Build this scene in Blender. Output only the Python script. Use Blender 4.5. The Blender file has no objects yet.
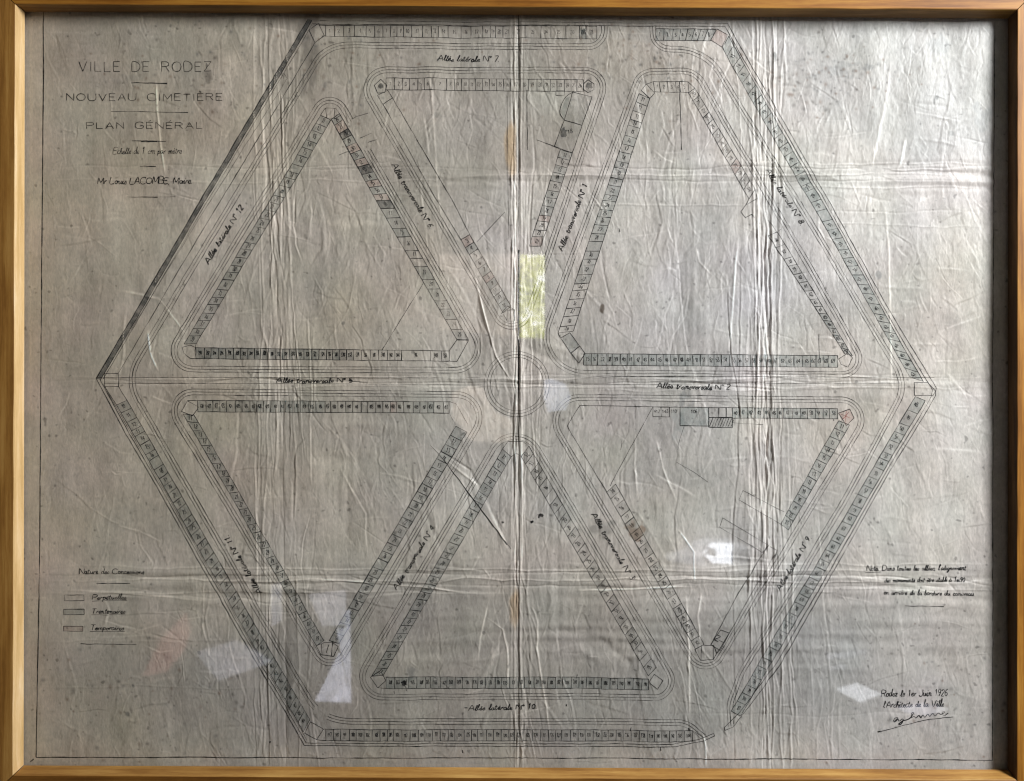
import bpy, math, random
import numpy as np
C = bpy.context.scene
COL = C.collection
R = random.Random(7)
G = np.random.default_rng(11)

# ------------------------------------------------------------------ frame of reference
D = 0.76                      # camera to sheet, metres; 1 mm on the sheet shows as one pixel
TH = 0.0045                   # the frame hangs a quarter of a degree out of true with the camera
CT, ST = math.cos(TH), math.sin(TH)
def P(px, py, y=0.0):
    k = (D + y) / D * 0.001
    u, v = (px - 512) * k, (390.5 - py) * k
    return (u*CT - v*ST, y, u*ST + v*CT)

# ------------------------------------------------------------------ object helpers
def tag(o, label=None, cat=None, group=None, kind=None):
    if label: o['label'] = label
    if cat: o['category'] = cat
    if group: o['group'] = group
    if kind: o['kind'] = kind
    return o
def empty(name, loc=(0, 0, 0)):
    o = bpy.data.objects.new(name, None); COL.objects.link(o); o.location = loc
    o.empty_display_size = 0.05
    return o
def link(name, me, parent=None):
    o = bpy.data.objects.new(name, me); COL.objects.link(o)
    if parent is not None:
        o.parent = parent
        o.location = -parent.location
    return o

# ------------------------------------------------------------------ materials
def new_mat(name):
    m = bpy.data.materials.new(name); m.use_nodes = True
    nt = m.node_tree; b = nt.nodes['Principled BSDF']
    return m, nt, b
def ink_mat(name, col, alpha=1.0, rough=0.6):
    m, nt, b = new_mat(name)
    b.inputs['Base Color'].default_value = (*col, 1)
    b.inputs['Roughness'].default_value = rough
    b.inputs['Specular IOR Level'].default_value = 0.2
    if alpha < 1:
        tr = nt.nodes.new('ShaderNodeBsdfTransparent'); mx = nt.nodes.new('ShaderNodeMixShader')
        nz = nt.nodes.new('ShaderNodeTexNoise'); nz.inputs['Scale'].default_value = 160
        tc = nt.nodes.new('ShaderNodeTexCoord')
        mr = nt.nodes.new('ShaderNodeMapRange')
        mr.inputs['From Min'].default_value = .3; mr.inputs['From Max'].default_value = .7
        mr.inputs['To Min'].default_value = alpha*.55; mr.inputs['To Max'].default_value = min(1, alpha*1.35)
        nt.links.new(tc.outputs['Object'], nz.inputs['Vector'])
        nt.links.new(nz.outputs['Fac'], mr.inputs['Value'])
        nt.links.new(mr.outputs['Result'], mx.inputs['Fac'])
        nt.links.new(tr.outputs[0], mx.inputs[1]); nt.links.new(b.outputs[0], mx.inputs[2])
        nt.links.new(mx.outputs[0], nt.nodes['Material Output'].inputs['Surface'])
    return m
M_INK = ink_mat('black_drawing_ink', (.028, .026, .026), .88)
M_FAINT = ink_mat('thinned_drawing_ink', (.04, .037, .035), .6)
M_PEN = ink_mat('dense_pen_ink', (.012, .012, .014), .97, .5)
M_PENCIL = ink_mat('soft_pencil', (.07, .07, .07), .5)
M_BLUE = ink_mat('blue_grey_wash', (.075, .145, .15), .165)
M_GREEN = ink_mat('pale_green_wash', (.12, .22, .22), .18)
M_PALE = ink_mat('weak_grey_wash', (.2, .205, .2), .13)
M_PINK = ink_mat('pink_wash', (.46, .22, .18), .17)
M_BAND = ink_mat('dark_grey_wash', (.055, .058, .062), .44)
M_RED = ink_mat('red_ink', (.36, .08, .06), .7)
MATS = {'ink': M_INK, 'faint': M_FAINT, 'pen': M_PEN, 'pencil': M_PENCIL, 'blue': M_BLUE, 'green': M_GREEN,
        'pale': M_PALE, 'pink': M_PINK, 'band': M_BAND, 'red': M_RED}

# ------------------------------------------------------------------ the sheet: height field in millimetres, one sample per millimetre
Q = 1.5                       # samples per millimetre
X0, Y0, NX, NY = 12, 2, int(1006*Q), int(778*Q)
def blur_noise(sx, sy, seed):
    g = np.random.default_rng(seed).standard_normal((NY, NX))
    fy = np.fft.fftfreq(NY)[:, None]; fx = np.fft.rfftfreq(NX)[None, :]
    sx, sy = sx*Q, sy*Q
    f = np.exp(-2*math.pi**2*((fx*sx)**2 + (fy*sy)**2))
    a = np.fft.irfft2(np.fft.rfft2(g)*f, s=(NY, NX))
    return a/a.std()
YY, XX = np.mgrid[0:NY, 0:NX]/Q
YY += Y0; XX += X0
H = 0.85*blur_noise(30, 55, 1) + 0.46*blur_noise(11, 24, 2) + 0.12*blur_noise(4.5, 9, 3) \
    + 0.06*blur_noise(1.9, 4, 4) + 0.034*blur_noise(0.9, 1.6, 5)
# dense pleats running along the folds of the sheet
for (x, w, a, sd) in ((272, 26, .26, 70), (517, 24, .40, 71), (768, 26, .36, 72), (345, 14, .14, 73), (560, 30, .14, 74), (690, 30, .14, 75), (640, 26, .10, 76)):
    H += a*blur_noise(1.7, 30, sd)*np.exp(-((XX-x-5*np.sin(YY/130+x))/w)**2)*(.55+.45*np.sin(YY/97+x*.7))
for (y, w, a, x0, sd) in ((584, 24, .62, 20, 80), (382, 13, .36, 20, 81), (176, 20, .55, 420, 82), (176, 14, .20, 20, 83), (640, 40, .28, 380, 84)):
    H += a*blur_noise(34, 2.6, sd)*np.exp(-((YY-y)/(w*(.55+.45*np.abs(np.sin((XX-516)/165)))))**2)*np.clip((XX-x0)/60, 0, 1)
# the vertical buckling is stronger away from the quiet left margin
H *= np.clip(0.45 + (XX-60)/260, .45, 1)
WEAR = np.zeros((NY, NX))
CREASE = 2.2
SMOOTH = lambda t: t*t*(3-2*t)
def crease(pts, amp, w, wear=0.0, wob=0.0, seed=None, fade=True, kind=0):
    """a ridge (kind 0), a sharp step (kind 1) or a ridge with a trough beside it (kind 2)"""
    pts = (np.array(pts, float)-np.array([X0, Y0]))*Q; w = w*Q; wob = wob*Q
    vert = abs(pts[-1, 1]-pts[0, 1]) >= abs(pts[-1, 0]-pts[0, 0])
    a, b = (pts[:, 1], pts[:, 0]) if vert else (pts[:, 0], pts[:, 1])
    o = np.argsort(a); a, b = a[o], b[o]
    lo, hi = int(a[0]), int(a[-1])
    if hi-lo < 4: return
    t = np.arange(lo, hi+1); c = np.interp(t, a, b)
    rg = np.random.default_rng(seed if seed is not None else int(G.integers(1e9)))
    if wob:
        for L in (int(90*Q), int(34*Q), int(13*Q)):
            n = max(3, (hi-lo)//L+3); k = rg.standard_normal(n)*wob*(L/60/Q)**.7
            s = np.linspace(0, n-1, len(t)); i = np.minimum(s.astype(int), n-2); f = SMOOTH(s-i)
            c = c + k[i]*(1-f) + k[i+1]*f
    n = max(3, int((hi-lo)/(18*Q))+3); k = .55+.65*rg.random(n)
    s = np.linspace(0, n-1, len(t)); i = np.minimum(s.astype(int), n-2); f = SMOOTH(s-i)
    e = k[i]*(1-f)+k[i+1]*f
    if fade:
        q = (t-lo)/(hi-lo); e = e*np.clip(np.minimum(q, 1-q)*5, 0, 1)
    off = np.arange(-int(w*4)-2, int(w*4)+3)
    base = np.floor(c).astype(int)
    d = (base[:, None]+off[None, :]) - c[:, None]
    w = w*.82; u = d/w
    if kind == 0: pr = np.exp(-u*u)
    elif kind == 1: pr = np.tanh(u*1.6)*np.exp(-(u*.45)**2)
    else: pr = np.exp(-u*u) - .6*np.exp(-(u-1.7)**2)
    val = CREASE*amp*e[:, None]*pr
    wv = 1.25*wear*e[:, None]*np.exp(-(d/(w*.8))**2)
    A = np.repeat(t[:, None], len(off), 1); B = base[:, None]+off[None, :]
    iy, ix = (A, B) if vert else (B, A)
    ok = (iy >= 0) & (iy < NY) & (ix >= 0) & (ix < NX)
    np.add.at(H, (iy[ok], ix[ok]), val[ok])
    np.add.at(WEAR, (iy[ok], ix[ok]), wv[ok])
def rnd(a, b): return a+(b-a)*R.random()
# folded-over columns of creases: (x at top, x at bottom, spread, how many, y from, y to, strength)
for xt, xb, sp, n, ya, yb, s in ((268, 285, 22, 24, 12, 420, 1.15), (276, 272, 26, 16, 360, 768, .75), (345, 352, 10, 6, 10, 190, .6),
                                 (515, 516, 9, 18, 12, 768, 1.35), (532, 520, 22, 16, 90, 520, .7), (505, 545, 28, 14, 560, 768, .8),
                                 (762, 768, 20, 34, 14, 768, 1.25), (770, 760, 13, 14, 120, 600, 1.5), (700, 690, 26, 10, 12, 240, .55),
                                 (800, 812, 40, 14, 380, 768, .6), (640, 650, 40, 12, 20, 380, .45), (660, 700, 30, 12, 560, 768, .55),
                                 (395, 420, 40, 10, 400, 560, .45), (200, 215, 40, 10, 560, 768, .5), (880, 875, 50, 10, 12, 180, .4)):
    for i in range(int(n*1.7)):
        L = rnd(.10, .6)*(yb-ya); y1 = rnd(ya-.1*L, yb-L*.6); y2 = y1+L
        g = R.gauss(0, 1)*sp*.6
        f = lambda y: xt+(xb-xt)*(y-ya)/(yb-ya)
        ym = (y1+y2)/2
        crease([(f(y1)+g*rnd(.8, 1.4), y1), (f(ym)+g, ym), (f(y2)+g*rnd(.7, 1.5), y2)],
               s*rnd(.06, .25)*R.choice((1, 1, 1, -1)), rnd(.6, 1.45), wear=s*rnd(0, .4), wob=1.1, kind=R.choice((0, 0, 1, 2)))
# the long folds of the sheet
for x, a, w, wr in ((514.6, .55, 1.1, .75), (521.2, .45, 1.3, .55), (518.0, -.75, 1.0, 0), (523.8, .25, 1.0, .25), (511, .25, 1.2, .2)):
    crease([(x, 8), (x+.4, 380), (x+.5, 775)], a*.6, w, wr, .35, fade=False)
crease([(444, 282), (478, 290), (486, 320), (496, 356), (508, 376), (516, 384)], .5, 1.0, .95, .2)
crease([(473, 268), (484, 312), (490, 338)], .3, 1.0, .5, .4)
for x1, x2, x3, a in ((757, 759, 765, .55), (765, 768, 762, -.5), (774, 770, 775, .6), (752, 756, 750, .35), (779, 775, 769, -.4), (784, 779, 786, .3), (761, 764, 770, .45)):
    crease([(x1, 10), (x2, 380), (x3, 772)], a*.6, 1.1, max(0, a)*.9, 1.0, fade=False)
for x1, x2, a in ((262, 258, .35), (271, 266, .4), (278, 284, -.3), (284, 296, .3), (290, 275, .22), (255, 262, .25)):
    crease([(x1, 10), (x1+3, 200), (x2, 500), (x2+3, 772)], a*.55, 1.1, max(0, a)*.7, 1.0, fade=False)
for y, x1, x2, a, wr in ((378.2, 20, 1010, .34, .25), (383.0, 20, 1010, -.4, 0), (386.5, 200, 1010, .28, .22), (374.6, 300, 1000, -.18, 0), (390, 560, 900, .2, .1),
                         (569, 20, 1010, .26, .18), (574, 20, 700, -.26, 0), (580, 20, 1010, .36, .30), (585, 150, 1010, -.24, 0), (592, 20, 540, .22, .16), (598, 60, 330, -.2, 0),
                         (577, 600, 1010, -.36, 0), (565, 640, 1010, .2, .1), (590, 820, 1010, .2, .1),
                         (176, 440, 1005, .30, .2), (169, 540, 1005, -.34, 0), (181, 560, 1000, -.24, 0), (163, 770, 1000, .2, .1), (187, 760, 1000, .16, .1), (170, 30, 520, -.2, 0),
                         (181, 30, 500, .2, .12), (205, 560, 780, .18, .1), (213, 790, 990, -.12, 0), (225, 800, 990, .1, .0), (714, 640, 1000, -.1, 0), (640, 30, 330, .08, 0), (686, 20, 300, .08, 0)):
    crease([(x1, y-R.uniform(-2, 2)), ((x1+x2)/2, y), (x2, y+R.uniform(-2, 2))], a*.8, 1.1, wr*1.3, 1.0)
for pts, a, w, wr in (
    ([(487.5, 617), (503, 629), (507, 649), (509, 690)], .42, .9, .9), ([(538, 617), (536, 649), (543, 690), (551, 740)], .42, .9, .9), ([(573, 590), (632, 589), (700, 586)], .42, .8, .45),
    ([(290, 577), (386, 583), (486, 594)], .42, .8, .42), ([(60, 590), (170, 596), (210, 601)], .2, .9, .15), ([(489, 600), (480, 640), (478, 660)], .3, .9, .6), ([(686, 590), (688, 660), (689, 722)], .4, .9, .9),
    ([(703, 592), (697, 615), (700, 645)], .4, .9, .7), ([(704, 734), (706, 768)], .5, .9, 1.0), ([(156, 78), (159, 128), (166, 176)], .45, .9, .9), ([(886, 200), (890, 300), (892, 400)], .25, 1.0, .5),
    ([(737, 236), (732, 300), (728, 356)], .45, 1.0, .9), ([(600, 246), (604, 275), (611, 304)], -.4, 1.0, .0), ([(694, 246), (700, 262), (713, 276)], .3, 1.0, .5), ([(635, 430), (636, 465), (637, 500)], .32, 1.0, .5),
    ([(655, 436), (664, 470), (677, 502)], .3, 1.0, .5), ([(676, 528), (694, 552), (694, 584)], .4, .9, .8), ([(892, 58), (884, 110), (873, 166)], .34, 1.3, .5), ([(907, 136), (900, 168)], .34, 1.2, .5),
    ([(446, 560), (420, 500), (444, 470)], -.3, 2.2, 0), ([(430, 444), (470, 470), (508, 548)], -.55, 1.8, 0), ([(436, 452), (478, 486), (512, 556)], .4, 1.6, .3), ([(300, 430), (360, 424), (450, 436)], .5, 5, 0), ([(300, 455), (360, 462), (420, 446)], -.45, 5, 0),
    ([(520, 346), (560, 362), (600, 366)], -.5, 3, 0), ([(532, 340), (570, 352), (590, 362)], .4, 3, 0), ([(440, 700), (480, 690), (500, 640)], .3, 3, .2), ([(560, 640), (600, 660), (660, 650)], .4, 4, .1), ([(540, 625), (600, 640), (640, 670)], -.45, 4, 0),
    ([(310, 220), (350, 226), (395, 222)], .3, 4, .1), ([(285, 210), (300, 235), (320, 250)], -.35, 4, 0), ([(120, 290), (160, 300), (190, 340)], .2, 1.2, .4), ([(147, 330), (152, 355), (158, 372)], .3, .9, .8), ([(430, 60), (436, 160), (440, 235)], .2, 1.0, .4)):
    crease(pts, a/1.4, w*1.45, wr*2.6, .35, fade=True)
for i in range(46):      # fans of short horizontal creases where the folds cross
    cx, cy = R.choice(((60, 585), (760, 575), (515, 580), (515, 380), (770, 175), (940, 170), (950, 580), (300, 580), (560, 170), (380, 175), (690, 382), (880, 582)))
    L = rnd(25, 110); x = cx+R.gauss(0, 45); y = cy+R.gauss(0, 9); sl = R.gauss(0, .10)
    crease([(x-L/2, y-sl*L/2), (x+L/2, y+sl*L/2)], rnd(.06, .24)*R.choice((1, -1)), rnd(.9, 2.0), rnd(0, .2), .8, kind=R.choice((0, 1)))
# loose crumpling everywhere: short, mostly upright, a little fanned
for i in range(5200):
    x = rnd(40, 1000); y = rnd(14, 765)
    dens = .35+.65*min(1, max(0, (x-100)/320))
    if R.random() > dens: continue
    big = R.random() < .07
    L = rnd(40, 110) if big else rnd(9, 46)
    an = R.gauss(0, .27) + .18*math.sin(x/83+y/140)
    w = rnd(1.0, 2.6) if big else rnd(.55, 1.7)
    bend = R.gauss(0, .10)*L
    dx, dy = math.sin(an)*L/2, math.cos(an)*L/2
    crease([(x-dx, y-dy), (x+bend, y), (x+dx, y+dy)], rnd(.035, .15)*R.choice((1, 1, -1))*(1.15 if big else .78)*(.6+.4*dens)*(1-.28*min(1, max(0, (x-720)/200))), w,
           max(0, rnd(-.2, .16)), .7, kind=R.choice((0, 0, 1, 2)))
for i in range(800):     # and some that lie across
    x = rnd(60, 990); y = rnd(20, 760); L = rnd(10, 60); an = R.gauss(0, .35)
    crease([(x-math.cos(an)*L/2, y-math.sin(an)*L/2), (x, y+R.gauss(0, 2)), (x+math.cos(an)*L/2, y+math.sin(an)*L/2)],
           rnd(.03, .12)*R.choice((1, -1)), rnd(.7, 2.2), max(0, rnd(-.1, .12)), .5, kind=R.choice((0, 1)))
# the right-hand corner is pressed flat against the rail and so is the left edge
EDGE = np.clip(np.minimum.reduce([(XX-14)/34, (1016-XX)/34, (YY-4)/24, (778-YY)/24]), .12, 1)
H = np.clip(H*EDGE, -2.9, 3.3)
def hgt(x, y):
    fx = np.clip((np.asarray(x, float)-X0)*Q, 0, NX-1.001); fy = np.clip((np.asarray(y, float)-Y0)*Q, 0, NY-1.001)
    i = fx.astype(int); j = fy.astype(int); a = fx-i; b = fy-j
    return (H[j, i]*(1-a)*(1-b)+H[j, i+1]*a*(1-b)+H[j+1, i]*(1-a)*b+H[j+1, i+1]*a*b)
def P_arr(x, y, lift):
    """points on the crumpled sheet, lifted off it by some millimetres"""
    yy = -(hgt(x, y)+lift)*.001
    u, v = (np.asarray(x, float)-512)*.001, (390.5-np.asarray(y, float))*.001
    return np.stack([u*CT-v*ST, yy, u*ST+v*CT], -1)

# ------------------------------------------------------------------ tone of the sheet: dirt and age, with some light and shade painted in
mott = blur_noise(3, 4, 21)*.55 + blur_noise(9, 12, 22)*.5 + blur_noise(40, 50, 23)*.6 + blur_noise(1.0, 1.2, 24)*.35
vstreak = blur_noise(1.6, 22, 25)
WARM_CAST = np.clip((700-XX)/520, 0, 1)*.95+.12*blur_noise(60, 60, 27)  # left side tinted: warm room light against cool daylight, painted into the paper
TONE = (np.array([.572, .525, .503])*(1-WARM_CAST[..., None])+np.array([.615, .532, .450])*WARM_CAST[..., None])*(1+.06*mott+.022*vstreak)[..., None]
warm = np.clip((620-XX)/520, 0, 1)*.5 + .3*blur_noise(70, 70, 26)
TONE *= 1+np.stack([.012*warm, -.012*warm, -.045*warm], -1)
BRN = np.clip(.5+.5*blur_noise(46, 34, 31), 0, 2)[..., None]
TONE *= 1-np.array([.04, .05, .062])*BRN
TONE *= 1+.011*np.stack([blur_noise(12, 14, 28), blur_noise(14, 12, 29)*.55, blur_noise(13, 13, 30)], -1)
def blot(cx, cy, rx, ry, col, a, rough=.5, seed=0):
    n = blur_noise(max(1.2, rx*.22), max(1.2, ry*.22), 100+seed)
    r = np.sqrt(((XX-cx)/rx)**2+((YY-cy)/ry)**2)+rough*.35*n
    k = (a*np.clip((1.15-r)/.55, 0, 1))[..., None]
    TONE[:] = TONE*(1-k)+np.array(col)*k
BR, GY, TAN = (.26, .20, .15), (.22, .21, .20), (.62, .44, .28)
blot(208, 77, 5, 8, (.12, .10, .085), .5, .8, 1); blot(128, 80, 14, 5, GY, .18, .9, 2); blot(345, 60, 60, 38, BR, .20, 1.0, 3)
blot(308, 48, 14, 34, (.14, .12, .11), .6, 1.0, 4); blot(480, 95, 30, 20, (.32, .28, .24), .25, 1.2, 47); blot(392, 34, 34, 10, (.22, .19, .16), .35, 1.2, 48); blot(600, 36, 70, 8, (.24, .23, .22), .3, 1.2, 49); blot(700, 480, 34, 14, (.36, .35, .34), .25, 1.0, 51); blot(285, 200, 34, 150, (.40, .37, .34), .16, 1.0, 52); blot(450, 30, 60, 12, GY, .2, 1, 5); blot(110, 40, 60, 18, GY, .10, 1, 6)
blot(602, 309, 2.4, 4.5, (.10, .07, .05), .85, .5, 7); blot(637, 534, 9, 9, (.22, .12, .06), .6, 1.0, 8); blot(603, 527, 11, 9, (.17, .16, .15), .45, .9, 9)
blot(937, 97, 2.2, 2.6, (.10, .10, .10), .7, .4, 10); blot(934.6, 101, 1.3, 3, (.12, .12, .12), .5, .4, 50); blot(936, 46, 9, 11, (.3, .3, .31), .42, 1, 11); blot(982, 117, 10, 12, (.3, .3, .31), .4, 1, 12)
blot(952, 133, 4, 3, (.2, .2, .2), .5, .8, 13); blot(775, 53, 2.4, 7, (.08, .08, .08), .8, .6, 14); blot(865, 68, 9, 3.5, (.13, .13, .13), .5, 1, 15)
blot(838, 68, 16, 6, (.2, .2, .2), .35, 1.2, 16); blot(879, 274, 3.5, 3.5, (.25, .25, .25), .5, .8, 17); blot(630, 60, 26, 34, (.42, .32, .25), .22, 1.2, 18)
blot(343, 323, 2.3, 2.3, (.1, .1, .1), .6, .5, 19); blot(128, 714, 2.6, 2.6, (.1, .1, .1), .65, .5, 20); blot(412, 672, 4, 6, (.1, .1, .1), .5, .8, 27)
blot(640, 690, 55, 40, (.42, .42, .41), .18, 1, 28); blot(685, 397, 6, 9, (.16, .17, .18), .45, .9, 29); blot(678, 420, 7, 14, (.3, .33, .33), .3, 1, 30)
blot(440, 115, 6, 3, (.25, .24, .22), .4, 1, 31); blot(510.8, 148, 6.4, 28, (.66, .45, .27), .97, .35, 32); blot(506.6, 150, 1.2, 22, (.22, .15, .1), .6, .6, 55); blot(514.4, 149, 1.4, 23, (.2, .12, .07), .7, .5, 33)
blot(514.6, 610, 5.2, 19, (.66, .45, .27), .95, .35, 34); blot(516, 612, 1.2, 15, (.3, .2, .12), .5, .5, 53); blot(410, 260, 90, 70, (.5, .43, .36), .10, 1, 35); blot(150, 660, 90, 60, (.46, .40, .34), .12, 1, 36)
blot(500, 330, 70, 60, (.36, .34, .32), .14, 1, 37); blot(390, 440, 70, 16, (.36, .34, .32), .14, 1, 38); blot(660, 470, 70, 40, (.46, .43, .39), .14, 1, 39)
blot(470, 680, 80, 40, (.46, .44, .42), .12, 1, 40); blot(410, 70, 210, 100, (.30, .26, .22), .42, 1.0, 42); blot(110, 50, 100, 60, (.3, .26, .22), .25, 1.0, 46); blot(420, 430, 150, 60, (.33, .31, .29), .22, 1.0, 45); blot(600, 50, 120, 60, (.38, .33, .28), .22, 1.0, 43); blot(500, 680, 330, 110, (.26, .25, .245), .46, .6, 44); blot(890, 70, 150, 110, (.40, .39, .385), .34, .8, 54); blot(750, 30, 120, 12, (.45, .44, .43), .18, 1, 41)  # wide bottom centre blot paints shade; top right blot paints down the lamp's brightness
def speck(x, y, r, a, col=(.10, .085, .075)):
    x1, x2, y1, y2 = int((x-r*2-X0)*Q), int((x+r*2-X0)*Q)+2, int((y-r*2-Y0)*Q), int((y+r*2-Y0)*Q)+2
    if x1 < 0 or y1 < 0 or x2 >= NX or y2 >= NY: return
    d = ((XX[y1:y2, x1:x2]-x)/r)**2+((YY[y1:y2, x1:x2]-y)/(r*rnd(.7, 1.3)))**2
    k = (a*np.exp(-d))[..., None]
    TONE[y1:y2, x1:x2] = TONE[y1:y2, x1:x2]*(1-k)+np.array(col)*k
for cx, cy, sx, sy, n in ((830, 70, 40, 14, 95), (640, 60, 50, 24, 130), (350, 60, 70, 28, 110), (180, 80, 50, 30, 40), (800, 95, 40, 16, 60), (120, 700, 70, 40, 60), (940, 700, 45, 40, 60), (160, 690, 60, 12, 40)):
    for i in range(int(n*1.3)): speck(R.gauss(cx, sx), R.gauss(cy, sy), rnd(.7, 2.1), rnd(.15, .66), R.choice(((.10, .085, .075), (.2, .12, .08), (.12, .12, .12))))
for i in range(620): speck(rnd(30, 1000), rnd(20, 765), rnd(.6, 1.4), rnd(.10, .5))
dirt = np.clip(blur_noise(1.2, 1.2, 60)-2.1, 0, 1)[..., None]
TONE *= 1-.45*dirt
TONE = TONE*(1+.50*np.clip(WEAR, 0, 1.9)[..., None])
# grime gathered beside the creases
gr = np.clip(-(np.roll(H, 1, 1)+np.roll(H, -1, 1)-2*H)*-1, 0, .3)
TONE = np.clip(TONE, .02, .86)

def paper_mesh():
    me = bpy.data.meshes.new('sheet')
    co = P_arr(XX.ravel(), YY.ravel(), 0.0).astype(np.float32)
    idx = np.arange(NX*NY).reshape(NY, NX)
    q = np.stack([idx[:-1, :-1], idx[1:, :-1], idx[1:, 1:], idx[:-1, 1:]], -1).reshape(-1, 4)
    nf = len(q)
    me.vertices.add(NX*NY); me.vertices.foreach_set('co', co.ravel())
    me.loops.add(nf*4); me.loops.foreach_set('vertex_index', q.ravel().astype(np.int32))
    me.polygons.add(nf); me.polygons.foreach_set('loop_start', np.arange(0, nf*4, 4, dtype=np.int32))
    me.polygons.foreach_set('loop_total', np.full(nf, 4, np.int32))
    me.update(calc_edges=True)
    me.polygons.foreach_set('use_smooth', np.ones(nf, bool))
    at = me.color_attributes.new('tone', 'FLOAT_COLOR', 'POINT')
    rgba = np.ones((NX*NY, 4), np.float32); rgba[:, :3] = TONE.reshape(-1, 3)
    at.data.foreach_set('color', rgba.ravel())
    return me
m, nt, b = new_mat('aged_tracing_linen')
at = nt.nodes.new('ShaderNodeAttribute'); at.attribute_name = 'tone'
tc = nt.nodes.new('ShaderNodeTexCoord'); mp = nt.nodes.new('ShaderNodeMapping')
mp.inputs['Scale'].default_value = (1, 1, .45)
nz = nt.nodes.new('ShaderNodeTexNoise'); nz.inputs['Scale'].default_value = 520; nz.inputs['Detail'].default_value = 5
rp = nt.nodes.new('ShaderNodeMapRange'); rp.inputs['From Min'].default_value = .25; rp.inputs['From Max'].default_value = .75
rp.inputs['To Min'].default_value = .86; rp.inputs['To Max'].default_value = 1.13
mul = nt.nodes.new('ShaderNodeVectorMath'); mul.operation = 'SCALE'
nt.links.new(tc.outputs['Object'], mp.inputs['Vector']); nt.links.new(mp.outputs[0], nz.inputs['Vector'])
nt.links.new(nz.outputs['Fac'], rp.inputs['Value']); nt.links.new(at.outputs['Color'], mul.inputs[0])
nt.links.new(rp.outputs[0], mul.inputs['Scale']); nt.links.new(mul.outputs[0], b.inputs['Base Color'])
bp = nt.nodes.new('ShaderNodeBump'); bp.inputs['Strength'].default_value = .35; bp.inputs['Distance'].default_value = .0006
nt.links.new(nz.outputs['Fac'], bp.inputs['Height']); nt.links.new(bp.outputs[0], b.inputs['Normal'])
b.inputs['Roughness'].default_value = .44; b.inputs['Specular IOR Level'].default_value = .27
M_PAPER = m

plan = empty('cemetery_plan', P(512, 766))
tag(plan, 'crumpled grey cemetery plan inked on old linen, behind glass in the wooden frame', 'plan')
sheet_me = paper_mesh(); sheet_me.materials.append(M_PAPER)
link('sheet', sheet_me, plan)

# ------------------------------------------------------------------ pen strokes
def resample(pts, step):
    p = np.array(pts, float); d = np.hypot(*np.diff(p, axis=0).T); keep = np.r_[True, d > 1e-6]
    p = p[keep]; d = np.hypot(*np.diff(p, axis=0).T)
    if len(p) < 2: return p
    s = np.r_[0, np.cumsum(d)]; n = max(2, int(math.ceil(s[-1]/step))+1)
    t = np.linspace(0, s[-1], n)
    # keep the corners
    t = np.unique(np.r_[t, s]) if len(p) < 12 else t
    return np.stack([np.interp(t, s, p[:, 0]), np.interp(t, s, p[:, 1])], -1)
def smooth(pts, k=5):
    p = np.array(pts, float)
    if len(p) < 3: return p
    q = np.vstack([2*p[0]-p[1], p, 2*p[-1]-p[-2]]); out = []
    t = np.linspace(0, 1, k, endpoint=False)[:, None]
    for i in range(1, len(q)-2):
        a, b_, c, d = q[i-1], q[i], q[i+1], q[i+2]
        out.append(.5*((2*b_)+(-a+c)*t+(2*a-5*b_+4*c-d)*t*t+(-a+3*b_-3*c+d)*t**3))
    return np.vstack(out+[p[-1:]])
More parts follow.
